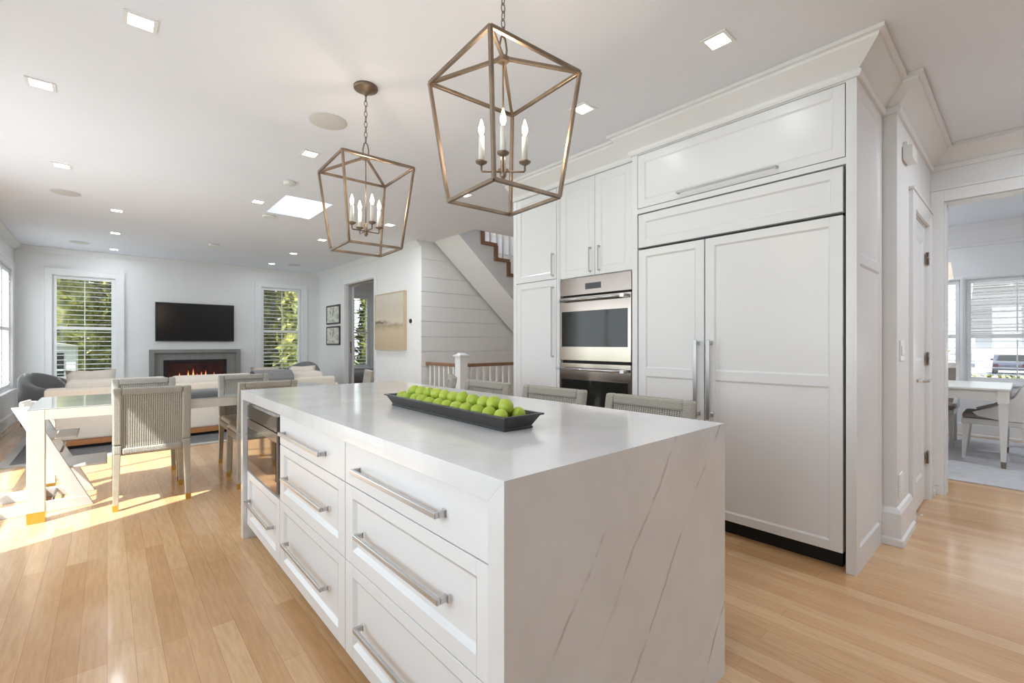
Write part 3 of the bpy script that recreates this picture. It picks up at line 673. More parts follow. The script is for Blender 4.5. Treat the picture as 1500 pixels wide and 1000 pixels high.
def picture(y0, y1, z0, z1, label, th=.025, fw=.03, fm='frameblack', am='sketch'):
    p = thing('picture_frame', (XA, (y0 + y1) / 2, z0), label, 'picture')
    m = MB(); x = XA - th
    m.box(x, XA, y0, y0 + fw, z0, z1); m.box(x, XA, y1 - fw, y1, z0, z1); m.box(x, XA, y0 + fw, y1 - fw, z0, z0 + fw); m.box(x, XA, y0 + fw, y1 - fw, z1 - fw, z1)
    m.build('frame', M[fm], p, bevel=.002)
    m = MB(); m.box(x + .006, XA - .002, y0 + fw, y1 - fw, z0 + fw, z1 - fw); m.build('artwork', M[am], p)
picture(9.13, 9.86, 1.605, 1.995, 'black framed sketch of a figure, upper of the pair near the far corner')
picture(9.13, 9.86, 1.175, 1.56, 'black framed sketch, lower of the pair near the far corner')
pt = thing('canvas_painting', (XA, 6.94, 1.12), 'large beige abstract landscape canvas between the doorway and the stairs', 'painting')
m = MB(); m.box(XA - .05, XA, 6.44, 7.43, 1.12, 2.02); m.build('canvas', M['painting'], pt)
m = MB(); x = XA - .058
m.box(x, XA - .001, 6.425, 6.44, 1.105, 2.035); m.box(x, XA - .001, 7.43, 7.445, 1.105, 2.035); m.box(x, XA - .001, 6.44, 7.43, 1.105, 1.12); m.box(x, XA - .001, 6.44, 7.43, 2.02, 2.035); m.build('frame', M['goldframe'], pt)
th = thing('thermostat', (XA, 6.29, 1.55), 'small dark thermostat on the wall right of the large painting', 'thermostat')
m = MB(); m.box(XA - .006, XA, 6.22, 6.33, 1.50, 1.60); m.build('backplate', M['plastic'], th)
m = MB(lambda p: (XA - .006 - p[2], 6.285 + p[0], 1.552 + p[1])); m.lathe((0, 0, 0), [(.034, 0), (.034, .014), (.03, .018)], 24); m.build('dial', M['blackglass'], th)
s2 = thing('light_switch', (XA, 6.17, 1.15), 'white switch plate on the wall below the thermostat', 'switch')
m = MB(); m.box(XA - .006, XA, 6.09, 6.25, 1.10, 1.23); m.build('plate', M['plastic'], s2)
for yy in (6.13, 6.205): m = MB(); m.box(XA - .010, XA - .006, yy - .017, yy + .017, 1.13, 1.20); m.build('rocker', M['plastic'], s2)

# ------------------------------------------------------------------ stairs and railing
st = thing('staircase', (3.7, 5.63, 0), 'white staircase with stained oak treads descending behind the tall cabinets', 'staircase')
run, rise = .252, .2125; sx0, sz0 = 4.095, 2.70   # first visible tread left end, top
m = MB(); sl_ = .8433
def zs(x): return 2.741 - (x - 3.698) * sl_
m.prism([(3.70, zs(3.70) - 0.0), (6.93, zs(6.93)), (6.93, zs(6.93) + .06), (3.70, zs(3.70) + .06)], 5.30, 5.94, 'y'); m.build('soffit', M['wall'], st)
steps = []
for k in range(-3, 9):
    x = sx0 + k * run; z = 2.672 - k * rise; steps.append((x, z))
m = MB()
for x, z in steps:
    if x > 6.6: continue
    m.prism([(x, zs(x) + .02), (min(x + run, 6.93), zs(x + run) + .02), (min(x + run, 6.93), z), (x, z)], 5.315, 5.335, 'y')
m.build('stringer', M['wall'], st)
for x, z in steps:
    if x > 6.4: continue
    m = MB(); m.box(x - .0, x + run + .035, 5.27, 5.97, z - .012, z + .038); m.build('tread', M['stairwood'], st, bevel=.004)
    m = MB(); m.box(x + .0, x + .052, 5.275, 5.97, z + .038, z + rise); m.build('riser', M['stairwood'], st)
    if z > 1.6:
        for q in (.07, .19):
            m = MB(); m.box(x + q - .014, x + q + .014, 5.305, 5.333, z + .038, z + .038 + .85); m.build('baluster', M['trim'], st)
m = MB(); a = steps[0]; b = steps[5]
m.bar((a[0] + .1, 5.319, a[1] + .92), (b[0] + .1, 5.319, b[1] + .92), .06, .045); m.build('handrail', M['stairwood'], st)

nr = thing('stair_railing', (3.6, 5.1, 0), 'white balustrade with dark wood handrail and square newel post by the stairs', 'railing')
m = MB(); m.box(3.538, 3.662, 5.038, 5.162, 0, 1.03); 
for zz_ in (.70, .86): m.box(3.535, 3.665, 5.035, 5.165, zz_, zz_ + .006)
m.build('newel_post', M['trim'], nr, bevel=.003)
m = MB(); m.box(3.518, 3.682, 5.018, 5.182, 1.03, 1.052); m.taper((3.6, 5.1, 1.052), (.06, .06), (3.6, 5.1, 1.078), (.035, .035)); m.build('newel_cap', M['trim'], nr, bevel=.003)
m = MB(); m.box(3.572, 3.628, 5.162, 5.985, .885, .93); m.build('handrail', M['stairwood'], nr, bevel=.008)
m = MB(); m.box(3.662, 5.2, 5.072, 5.128, .885, .93); m.build('handrail', M['stairwood'], nr, bevel=.008)
for i in range(6):
    y = 5.27 + i * .122; m = MB(); m.box(3.586, 3.614, y - .014, y + .014, 0, .885); m.build('baluster', M['trim'], nr)
for i in range(12):
    x = 3.76 + i * .118; m = MB(); m.box(x - .014, x + .014, 5.086, 5.114, 0, .885); m.build('baluster', M['trim'], nr)

# ------------------------------------------------------------------ ceiling fittings
def downlight(x, y, label, watt=None):
    t = thing('recessed_downlight', (x, y, CEIL), label, 'ceiling light', 'square recessed downlights')
    m = MB(); a, b = .064, .047
    for q in ((-a, -b, -a, a), (b, a, -a, a), (-b, b, -a, -b), (-b, b, b, a)): m.box(x + q[0], x + q[1], y + q[2], y + q[3], CEIL - .006, CEIL - .0005)
    m.build('trim_ring', M['plastic'], t)
    m = MB(); m.box(x - b, x + b, y - b, y + b, CEIL - .003, CEIL - .0006); m.build('diffuser', M['diffuser'], t)
    l = bpy.data.lights.new('downlight_lamp', 'AREA'); l.size = .09; l.energy = watt or DL_WATT; l.color = (.84, .92, 1.0)
    lo = bpy.data.objects.new('downlight_lamp', l); COL.objects.link(lo); lo.parent = t; lo.location = (0, 0, -.008)
    return t
DLS = [(.12, 2.81, 'at the top left, nearest the camera'), (-.294, 3.877, 'at the left edge over the dining table, nearer one'), (-.295, 5.528, 'at the left edge over the dining table, farther one'),
       (.083, 6.975, 'over the sofa on the television side, nearest of three in line'), (.085, 8.409, 'over the seating on the television side, middle of three in line'), (.083, 9.886, 'nearest the left fireplace-wall window'),
       (1.229, 3.854, 'between the hanging lantern and the round speaker'), (1.222, 5.524, 'just left of the skylight'),
       (2.32, 1.042, 'in front of the refrigerator cabinet crown'), (2.331, 1.929, 'in front of the oven cabinet, seen right of the near lantern'),
       (2.737, 5.473, 'in front of the stairs beside the far lantern'), (2.765, 3.853, 'by the pantry cabinet, seen through the near lantern'),
       (2.384, 6.929, 'near the painting wall, nearest of three in line'), (2.379, 8.303, 'near the painting wall, middle of three in line'), (2.37, 9.647, 'nearest the right fireplace-wall window'),
      ]
for x, y, w in DLS: downlight(x, y, 'unseen fill downlight added ' + w, 13.0 if (x, y) == (2.737, 5.473) else (4.5 if (x, y) == (2.765, 3.853) else (2.9 if y > 6.5 else None)))
downlight(4.6, 8.4, 'unseen fill downlight added in the side room beyond the doorway', 9.0)  # hidden fill lamp, added to lift the dark side room
for x, y, w in ((3.9, -.6, 'in the passage ceiling by the dining opening'), (3.9, -1.8, 'in the passage ceiling, farther back'), (2.3, -1.0, 'over the kitchen right of the camera'), (.4, -1.3, 'over the kitchen behind the camera'), (-.5, .3, 'over the kitchen left of the camera')): downlight(x, y, 'unseen fill downlight added ' + w, 15.0 if x > 3 else 4.6)  # out-of-view fill lamps, added so the floor bounces light onto the ceiling
for x, y, w in ((6.0, 1.6, 'in the dining room ceiling, far side'), (6.0, -.9, 'in the dining room ceiling, near side'), (7.8, 1.6, 'in the dining room ceiling by the windows')): downlight(x, y, 'unseen fill downlight added ' + w, 13.0)  # hidden fill lamps, added to brighten the dining room
def disc(x, y, r, h, name, label, cat, mat, group=None):
    m = MB(); m.lathe((x, y, CEIL), [(r, -.0005), (r, -h * .6), (r * .94, -h)], 40); m.lathe((x, y, CEIL), [(r * .9, -h), (r * .88, -h - .001)], 40)
    return tag(m.build(name, M[mat]), label, cat, group)
disc(1.145, 3.21, .125, .006, 'ceiling_speaker', 'round flush ceiling speaker between the two hanging lanterns', 'speaker', 'grille')
disc(-.315, 6.50, .115, .006, 'ceiling_speaker', 'round flush ceiling speaker on the left beyond the dining table', 'speaker', 'grille')
disc(-.31, 9.56, .115, .006, 'ceiling_speaker', 'round flush ceiling speaker above the left fireplace-wall window', 'speaker', 'grille')
disc(2.74, 9.52, .115, .006, 'ceiling_speaker', 'round flush ceiling speaker above the right fireplace-wall window', 'speaker', 'grille')
disc(1.238, 8.38, .07, .03, 'smoke_detector', 'round white smoke detector on the ceiling in front of the television', 'smoke detector', 'plastic')
disc(1.30, 4.66, .055, .025, 'smoke_detector', 'round white smoke detector on the ceiling before the skylight', 'smoke detector', 'plastic')
disc(1.455, 6.05, .07, .02, 'smoke_detector', 'round white detector on the ceiling just past the skylight', 'smoke detector', 'plastic')

sl_t = thing('stair_fill_light', (5.0, 5.45, 4.6), 'unseen round fill light added above the stairwell', 'ceiling light')  # out-of-view fill fixture, added to brighten the stairwell
m = MB(); m.lathe((5.0, 5.45, 4.6), [(.16, -.0), (.16, -.05), (.13, -.09)], 24); m.build('diffuser', M['diffuser'], sl_t)
l = bpy.data.lights.new('stair_fill_lamp', 'POINT'); l.energy = 16; l.shadow_soft_size = .12; l.color = (.9, .95, 1)
lo = bpy.data.objects.new('stair_fill_lamp', l); COL.objects.link(lo); lo.parent = sl_t; lo.location = (0, 0, -.25)
# lantern pendants -------------------------------------------------------
def lantern():
    t = thing('lantern_pendant', (0, 0, 0), 'x', 'pendant light')
    b = .0135; zt, zb, hb, ht = 2.245, 1.771, .1555, .21
    cs = ((-1, -1), (1, -1), (1, 1), (-1, 1))
    m = MB()
    for i in range(4):
        a, c = cs[i], cs[(i + 1) % 4]
        m.bar((a[0] * ht, a[1] * ht, zt), (c[0] * ht, c[1] * ht, zt), b); m.bar((a[0] * hb, a[1] * hb, zb), (c[0] * hb, c[1] * hb, zb), b)
        m.bar((a[0] * hb, a[1] * hb, zb), (a[0] * ht, a[1] * ht, zt), b)
        m.bar((a[0] * ht, a[1] * ht, zt), (a[0] * .012, a[1] * .012, 2.318), b)
    m.box(-.02, .02, -.02, .02, 2.306, 2.326)
    m.build('cage_frame', M['bronze'], t, bevel=.0012, seg=1)
    m = MB(); m.tube([(-.014, 0, 2.325), (-.018, 0, 2.36), (-.010, 0, 2.40), (0, 0, 2.41), (.010, 0, 2.40), (.018, 0, 2.36), (.014, 0, 2.325)], .004, 8)
    m.build('hanging_loop', M['bronze'], t)
    m = MB(); z = 2.425; k = 0
    while z < 2.68:
        pts = []
        for j in range(14):
            q = 2 * PI * j / 14; u = .0085 * math.cos(q); w = .019 * math.sin(q)
            pts.append((u, 0, z + w) if k % 2 else (0, u, z + w))
        m.tube(pts, .0022, 6, closed=True); z += .031; k += 1
    m.build('chain', M['bronze'], t)
    m = MB(); m.lathe((0, 0, CEIL), [(.008, -.055), (.012, -.045), (.03, -.034), (.062, -.018), (.068, -.016), (.070, -.012), (.070, -.001)], 36); m.build('canopy', M['bronze'], t)
    m = MB(); m.tube([(0, 0, 2.31), (0, 0, 1.90)], .0035, 8); m.lathe((0, 0, 0), [(.004, 1.925), (.011, 1.92), (.011, 1.875), (.014, 1.868), (.012, 1.858), (.005, 1.848)], 16); m.build('stem', M['bronze'], t)
    for a in cs:
        d = Matrix.Rotation(math.radians(8), 3, 'Z') @ Vector((a[0], a[1], 0)).normalized(); e = d * .085
        m = MB(); m.tube([d * .008 + Vector((0, 0, 1.878)), e * .97 + Vector((0, 0, 1.878)), e + Vector((0, 0, 1.882)), e + Vector((0, 0, 1.908))], .004, 8)
        m.lathe((e.x, e.y, 0), [(.005, 1.902), (.022, 1.912), (.024, 1.917), (.008, 1.916)], 20); ar = m.build('arm', M['bronze'], t)
        m = MB(); m.lathe((e.x, e.y, 0), [(.0115, 1.917), (.0105, 2.015), (.006, 2.018)], 16); m.build('candle_sleeve', M['candle'], ar)
        m = MB(); m.lathe((e.x, e.y, 0), [(.005, 2.018), (.011, 2.035), (.0115, 2.048), (.006, 2.068), (.002, 2.082)], 16); m.build('bulb', M['bulb'], ar)
    l = bpy.data.lights.new('lantern_lamp', 'POINT'); l.energy = 5; l.shadow_soft_size = .03; l.color = (1, .8, .58)
    lo = bpy.data.objects.new('lantern_lamp', l); COL.objects.link(lo); lo.parent = t; lo.location = (0, 0, 2.10)
    return t
L1 = lantern(); L1['group'] = 'lantern pendants over the island'
L1['label'] = 'bronze cage lantern hanging over the near end of the island'
L2 = dup(L1, (1.16, 2.63, 0), math.radians(-2.5), 'bronze cage lantern hanging over the far end of the island, canopy visible')
for c_ in kids(L2):
    if c_.name.startswith('arm'): c_.rotation_euler.z = math.radians(40)
L1.location = (1.16, 1.361, 0); L1.rotation_euler = (0, 0, math.radians(-3.6))

# ------------------------------------------------------------------ woven chairs
def woven_chair(name, seat, top, w, depth, label, cat, brass=True, low=.40, cushion=True, lean=.11):
    # faces +y, back at -y ; origin at floor centre
    t = thing(name, (0, 0, 0), label, cat); hw = w / 2; hd = depth / 2
    def by(z): return -hd - max(0, (z - seat)) * lean / (top - seat)   # leaning back plane (outer face)
    def slab(x0, x1, z0, z1, n0, n1, m):
        vs = []
        for z in (z0, z1):
            for x, n in ((x0, n0), (x1, n0), (x1, n1), (x0, n1)): vs.append((x, by(z) + n, z))
        m.add(vs, [(3, 2, 1, 0), (4, 5, 6, 7), (0, 1, 5, 4), (1, 2, 6, 5), (2, 3, 7, 6), (3, 0, 4, 7)])
    m = MB(); f = .052
    slab(-hw, -hw + f, low, seat, 0, .045, m); slab(-hw, -hw + f, seat, top, 0, .045, m)
    slab(hw - f, hw, low, seat, 0, .045, m); slab(hw - f, hw, seat, top, 0, .045, m)
    slab(-hw + f, hw - f, top - f, top, 0, .045, m); slab(-hw + f, hw - f, low, low + .045, 0, .045, m)
    m.build('back_frame', M['wrap'], t, bevel=.012, seg=3)
    m = MB(); g = -.004
    slab(-hw + f + g, hw - f - g, low + .043, seat, .011, .031, m); slab(-hw + f + g, hw - f - g, seat, top - f - g, .011, .031, m); m.build('woven_back', M['weave'], t)
    m = MB(); m.box(-hw + .004, hw - .004, -hd + .045, hd, seat - .085, seat - .03); m.build('seat_apron', M['wrap'], t, bevel=.01)
    if cushion:
        m = MB(); m.box(-hw + .01, hw - .01, -hd + .05, hd + .005, seat - .03, seat + .015); m.build('seat_cushion', M['cushion'], t, bevel=.018, seg=3)
    for sx_ in (-1, 1):
        for sy_ in (-1, 1):
            x = sx_ * (hw - .024); y = sy_ * (hd - .024) ; x2 = sx_ * (hw - .016); y2 = y + sy_ * .02
            zt_ = low + .02 if sy_ < 0 else seat - .08
            m = MB(); m.taper((x2, y2, .028 if brass else .0), (.016, .016), (x, y, zt_), (.022, .022)); lg = m.build('leg', M['chairleg'], t, bevel=.003)
            if brass: m = MB(); m.taper((x2, y2, 0), (.0165, .0165), (x2, y2, .045), (.0178, .0178)); m.build('ferrule', M['brass'], lg)
    return t
g = 'woven dining chairs around the table'
ch0 = woven_chair('dining_chair', .47, .885, .46, .47, 'x', 'chair', lean=.05)
ch0['group'] = g
P1 = (.258, 4.57); PD = 4.57
dup(ch0, (1.035, PD, 0), 0, 'woven grey dining chair on the near side of the table, right beside the island corner')
dup(ch0, (.26, 5.17, 0), PI, 'woven grey dining chair on the far side of the table, behind the sunlit near chair')
dup(ch0, (1.07, 5.17, 0), PI, 'woven grey dining chair on the far side of the table, in front of the fire')
dup(ch0, (2.12, 5.35, 0), math.radians(75), 'pale chair at the right head of the dining table, seen over the island')
ch0.location = (P1[0], P1[1], 0); ch0['label'] = 'woven grey dining chair nearest the camera, its back half in sunlight'
s0 = woven_chair('counter_stool', .66, .935, .50, .44, 'x', 'stool', brass=False, low=.60, lean=.05)
m = MB(); hw, hd = .225, .2
for a, b in (((-hw, -hd), (hw, -hd)), ((hw, -hd), (hw, hd)), ((hw, hd), (-hw, hd)), ((-hw, hd), (-hw, -hd))): m.bar((a[0], a[1], .22), (b[0], b[1], .22), .022)
m.build('footrest', M['chairleg'], s0)
s0['group'] = 'woven counter stools along the island'
for (x, y, r, lb) in ((1.825, 1.94, 92, 'woven grey counter stool second from the refrigerator end of the island'), (1.82, 2.60, 90, 'woven grey counter stool in front of the pantry cabinet, third along the island'), (2.02, 3.42, 60, 'woven grey counter stool farthest along, turned beside the newel post')):
    dup(s0, (x, y, 0), math.radians(r), lb)
s0.location = (1.82, 1.285, 0); s0.rotation_euler = (0, 0, PI / 2); s0['label'] = 'woven grey counter stool nearest the refrigerator handles'

# dining table -----------------------------------------------------------
tb = thing('dining_table', (.65, 4.85, 0), 'long whitewashed dining table with glass top and brass-capped square legs', 'table')
TX0, TX1, TY0, TY1 = -.40, 1.75, 4.40, 5.33
m = MB()
for (a, b, c, d) in ((TX0, TX1, TY0, TY0 + .03), (TX0, TX1, TY1 - .03, TY1), (TX0, TX0 + .03, TY0, TY1), (TX1 - .03, TX1, TY0, TY1)): m.box(a, b, c, d, .69, .758)
m.box(TX0 + .01, TX1 - .01, TY0 + .01, TY1 - .01, .735, .758)
m.build('apron', M['tablewood'], tb, bevel=.001, seg=1)
m = MB(); m.box(TX0, TX1, TY0, TY1, .7585, .7665); m.build('glass_top', M['tableglass'], tb, bevel=.002)
for x in (TX0, TX1 - .085):
    for y in (TY0, TY1 - .085):
        m = MB(); m.box(x - .001, x + .085, y - .001, y + .085, .07, .757); lg = m.build('leg', M['tablewood'], tb, bevel=.002)
        m = MB(); m.box(x - .002, x + .086, y - .002, y + .086, 0, .075); m.build('brass_cap', M['brass'], lg, bevel=.001)

# high chair -------------------------------------------------------------
hc = thing('high_chair', (-.3, 4.9, 0), 'white wooden ladder-style high chair at the sunny left end of the dining table', 'high chair')
for y in (4.655, 5.095):
    m = MB(); m.prism([(-.075, 0), (-.165, 0), (-.50, .76), (-.41, .76)], y, y + .025, 'y'); m.build('side_rail', M['highchair'], hc, bevel=.004)
    m = MB(); m.prism([(-.075, 0), (-.62, 0), (-.62, .035), (-.56, .075), (-.13, .075), (-.1, .06)], y - .002, y + .027, 'y'); m.build('base_runner', M['highchair'], hc, bevel=.003)
for z, xa, xb, nm in ((.505, -.42, -.165, 'seat_plate'), (.285, -.27, .0, 'foot_plate')):
    m = MB(); m.box(xa, xb, 4.68, 5.095, z, z + .018); m.build(nm, M['highchair'], hc, bevel=.006)
m = MB()
for zc, hh in ((.70, .05), ):
    pts = []
    for i in range(9):
        q = i / 8; y = 4.69 + q * .40; x = -.45 - .03 * math.sin(PI * q)
        pts.append((x, y))
    for (a, b) in zip(pts, pts[1:]): m.add([(a[0], a[1], .66), (b[0], b[1], .66), (b[0], b[1], .775), (a[0], a[1], .775), (a[0] + .014, a[1], .66), (b[0] + .014, b[1], .66), (b[0] + .014, b[1], .775), (a[0] + .014, a[1], .775)], [(0, 1, 2, 3), (7, 6, 5, 4), (0, 4, 5, 1), (3, 2, 6, 7), (0, 3, 7, 4), (1, 5, 6, 2)])
m.build('backrest', M['highchair'], hc, bevel=.003)
for xx, zz_ in ((-.30, .055), (-.25, .42)): m = MB(); m.tube([(xx, 4.675, zz_), (xx, 5.10, zz_)], .008, 8); m.build('cross_rod', M['steel'], hc)
m = MB(); m.box(-.38, -.36, 4.675, 5.10, .01, .07); m.build('cross_bar', M['highchair'], hc)

# ------------------------------------------------------------------ living room
rg = thing('area_rug', (1.3, 8.1, 0), 'large dark grey rug with a pale border under the sofa and armchairs', 'rug')
m = MB(); m.box(-.72, 3.0, 6.62, 9.95, .0005, .012); m.build('pile', M['rug'], rg)
m = MB()
for q in ((-.80, 3.08, 6.52, 6.62), (-.80, 3.08, 9.95, 10.05), (-.80, -.72, 6.62, 9.95), (3.0, 3.08, 6.62, 9.95)): m.box(*q, .0005, .011)
m.build('border', M['rugedge'], rg)
sf = thing('sofa', (1.0, 7.7, 0), 'long cream sofa with an oak plinth, its back to the dining table', 'sofa')
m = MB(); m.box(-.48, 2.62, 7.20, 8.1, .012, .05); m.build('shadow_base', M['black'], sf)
m = MB(); m.box(-.52, 2.66, 7.14, 8.14, .05, .11); m.build('plinth', M['plinth'], sf, bevel=.004)
m = MB(); m.box(-.52, 2.66, 7.14, 7.34, .11, .70); m.build('back_panel', M['sofa'], sf, bevel=.03, seg=3)
for x in (-.56, 2.52): m = MB(); m.box(x, x + .2, 7.15, 8.12, .11, .60); m.build('arm', M['sofa'], sf, bevel=.04, seg=3)
for i in range(3):
    x = -.36 + i * .965; m = MB(); m.box(x, x + .95, 7.34, 8.14, .11, .44); m.build('seat_cushion', M['sofa'], sf, bevel=.04, seg=3)
    m = MB(); m.box(x, x + .95, 7.24, 7.46, .44, .785); m.build('back_cushion', M['sofa'], sf, bevel=.07, seg=4)
def pillow(x, y, z, s, rz, rx, label, mat='sofa'):
    m = MB(); N = 8; vs = []; fs = []
    for sd in (1, -1):
        for i in range(N + 1):
            for j in range(N + 1):
                u = i / N * 2 - 1; v = j / N * 2 - 1; th_ = .5 * s * .36 * (1 - u ** 4) ** .5 * (1 - v ** 4) ** .5
                k = 1 - .08 * (1 - abs(u * v)); vs.append((u * s / 2 * k, sd * th_, v * s / 2 * k))
    for sd in (0, 1):
        o = sd * (N + 1) ** 2
        for i in range(N):
            for j in range(N): q = o + i * (N + 1) + j; fs.append((q, q + 1, q + N + 2, q + N + 1))
    R3 = Matrix.Translation((x, y, z)) @ Matrix.Rotation(rz, 4, 'Z') @ Matrix.Rotation(rx, 4, 'X')
    m.add([tuple(R3 @ Vector(p)) for p in vs], fs, True)
    o = m.build('throw_pillow', M[mat]); bm = bmesh.new(); bm.from_mesh(o.data); bmesh.ops.remove_doubles(bm, verts=bm.verts, dist=.0005); bmesh.ops.recalc_face_normals(bm, faces=bm.faces); bm.to_mesh(o.data); bm.free()
    return tag(o, label, 'pillow')
pillow(-.14, 7.60, .66, .46, .1, -.2, 'cream throw pillow with its corner peaking over the left end of the sofa').rotation_euler = (0, 0, 0)
pillow(2.32, 7.62, .66, .40, -.1, -.2, 'pale throw pillow propped at the right end of the sofa')
pillow(1.80, 7.62, .65, .42, .2, -.22, 'grey throw pillow beside the pale one on the sofa', 'cushion')
tb_ = thing('throw_blanket', (2.0, 7.3, .8), 'grey knitted throw draped over the right end of the sofa back', 'blanket')
m = MB(); pr_o = [(7.115, .52), (7.115, .71), (7.16, .775), (7.24, .812), (7.34, .822), (7.45, .806), (7.49, .76), (7.49, .62)]
m.prism(pr_o + [(y_ + (.012 if y_ < 7.2 else (-.012 if y_ > 7.44 else 0)), z_ - .014) for y_, z_ in reversed(pr_o)], 1.55, 2.05, 'x'); m.build('draped_cloth', M['throwgrey'], tb_, bevel=.004)
def barrel(x, y, rz, label, top=.80):
    t = thing('swivel_armchair', (0, 0, 0), label, 'armchair')
    m = MB(); m.lathe((0, 0, 0), [(.24, .012), (.26, .02), (.26, .05), (.10, .06), (.10, .10)], 28); m.build('swivel_base', M['darkthrow'], t)
    m = MB(); N = 22; vs = []
    prof = lambda a: .60 + (top - .60) * (0.5 - .5 * math.cos(min(1, max(0, 1 - abs(a) / 1.9)) * PI))
    for i in range(N + 1):
        a = -2.1 + 4.2 * i / N; hz = prof(a)
        for r, z in ((.42, .10), (.44, .35), (.45, hz - .03), (.43, hz), (.36, hz), (.33, hz - .03), (.32, .12)): vs.append((r * math.sin(a), -r * math.cos(a), z))
    fs = []
    for i in range(N):
        for j in range(7): fs.append((i * 7 + j, i * 7 + (j + 1) % 7, (i + 1) * 7 + (j + 1) % 7, (i + 1) * 7 + j))
    fs += [tuple(range(7))[::-1], tuple(N * 7 + j for j in range(7))]
    m.add(vs, fs, True); m.build('shell', M['greysofa'], t)
    m = MB(); m.lathe((0, .02, 0), [(.31, .12), (.335, .15), (.335, .40), (.31, .44)], 28); m.build('seat_cushion', M['greysofa'], t)
    t.location = (x, y, 0); t.rotation_euler = (0, 0, rz); return t
barrel(-.45, 8.95, math.radians(-120), 'dark grey barrel armchair by the left window, beyond the sofa', .80)
barrel(2.55, 8.9, math.radians(130), 'dark grey barrel armchair right of the fireplace, beyond the sofa', .86)

tv = thing('television', (1.257, YB, 1.25), 'wide black flat television on the wall above the fireplace', 'television')
m = MB(); m.box(.644, 1.87, YB - .06, YB - .015, 1.246, 1.953); m.build('bezel', M['darkplastic'], tv, bevel=.004)
m = MB(); m.box(.656, 1.858, YB - .0625, YB - .06, 1.262, 1.941); m.build('screen', M['screen'], tv)
m = MB(); m.box(1.05, 1.46, YB - .016, YB - .001, 1.45, 1.75); m.build('wall_bracket', M['darkplastic'], tv)
fp = thing('fireplace', (1.267, YB, 0), 'grey framed linear fireplace with low flames under the television', 'fireplace')
m = MB(); x0, x1, zt = .557, 1.977, 1.097
m.box(x0, x0 + .075, YB - .10, YB, 0, zt); m.box(x1 - .075, x1, YB - .10, YB, 0, zt); m.box(x0 + .075, x1 - .075, YB - .10, YB, zt - .065, zt); m.build('surround', M['firegrey'], fp, bevel=.003)
m = MB(); m.box(x0 + .075, .762, YB - .05, YB, 0, zt - .065); m.box(1.743, x1 - .075, YB - .05, YB, 0, zt - .065); m.box(.762, 1.743, YB - .05, YB, .905, zt - .065); m.box(.762, 1.743, YB - .05, YB, 0, .42); m.build('inner_panel', M['firegrey'], fp)
m = MB()
for q in ((.762, .80, .42, .905), (1.705, 1.743, .42, .905), (.80, 1.705, .865, .905), (.80, 1.705, .42, .45)): m.box(q[0], q[1], YB - .06, YB - .045, q[2], q[3])
m.build('firebox_frame', M['black'], fp)
m = MB(); m.box(.80, 1.705, YB - .012, YB - .006, .45, .865); m.build('firebox_back', M['fireback'], fp)
m = MB(); m.box(.80, 1.705, YB - .045, YB - .012, .45, .50); m.build('ember_bed', M['ember'], fp)
for i in range(11):
    x = .93 + i * .068 + random.uniform(-.01, .01); h = (.10, .17, .09, .21, .24, .15, .18, .20, .10, .16, .08)[i]
    m = MB(); m.lathe((x, YB - .028, .5), [(.012, 0), (.020, h * .25), (.013, h * .55), (.006, h * .8), (.001, h)], 8); m.build('flame', M['flame'], fp)

# room beyond the art wall: low bench under its window
bn = thing('window_bench', (4.4, 10.1, 0), 'low upholstered bench under the shuttered window beyond the doorway', 'bench')
m = MB(); m.box(3.75, 5.0, 9.75, 10.38, .1, .36); m.build('base', M['stairwood'], bn)
m = MB(); m.box(3.74, 5.01, 9.74, 10.38, .36, .50); m.build('cushion', M['greysofa'], bn, bevel=.03, seg=3)
for x in (3.8, 4.95):
    for y in (9.8, 10.33): m = MB(); m.box(x - .02, x + .02, y - .02, y + .02, 0, .1); m.build('leg', M['stairwood'], bn)

# ------------------------------------------------------------------ dining room beyond the opening
rg2 = thing('dining_rug', (7.0, .3, 0), 'pale grey rug under the formal dining table in the next room', 'rug')
m = MB(); m.box(5.58, 8.25, -1.9, 1.9, .0005, .011); m.build('pile', M['dinerug'], rg2)
ft = thing('formal_dining_table', (6.9, .95, 0), 'cream formal dining table with tapered legs in the next room', 'table')
m = MB(); m.box(6.36, 7.42, .10, 1.85, .752, .775); m.build('tabletop', M['dineleg'], ft, bevel=.006)
m = MB(); m.box(6.385, 6.405, .125, 1.825, .655, .752); m.box(7.375, 7.395, .125, 1.825, .655, .752); m.box(6.385, 7.395, .125, .145, .655, .752); m.box(6.385, 7.395, 1.805, 1.825, .655, .752)
m.build('apron', M['dineleg'], ft)
for x in (6.41, 7.37):
    for y in (.15, 1.80):
        m = MB(); m.box(x - .04, x + .04, y - .04, y + .04, .63, .752); m.taper((x, y, .07), (.018, .018), (x, y, .63), (.034, .034)); lg = m.build('leg', M['dineleg'], ft)
        m = MB(); m.taper((x, y, .011), (.016, .016), (x, y, .075), (.0195, .0195)); m.build('metal_foot', M['bronze'], lg)
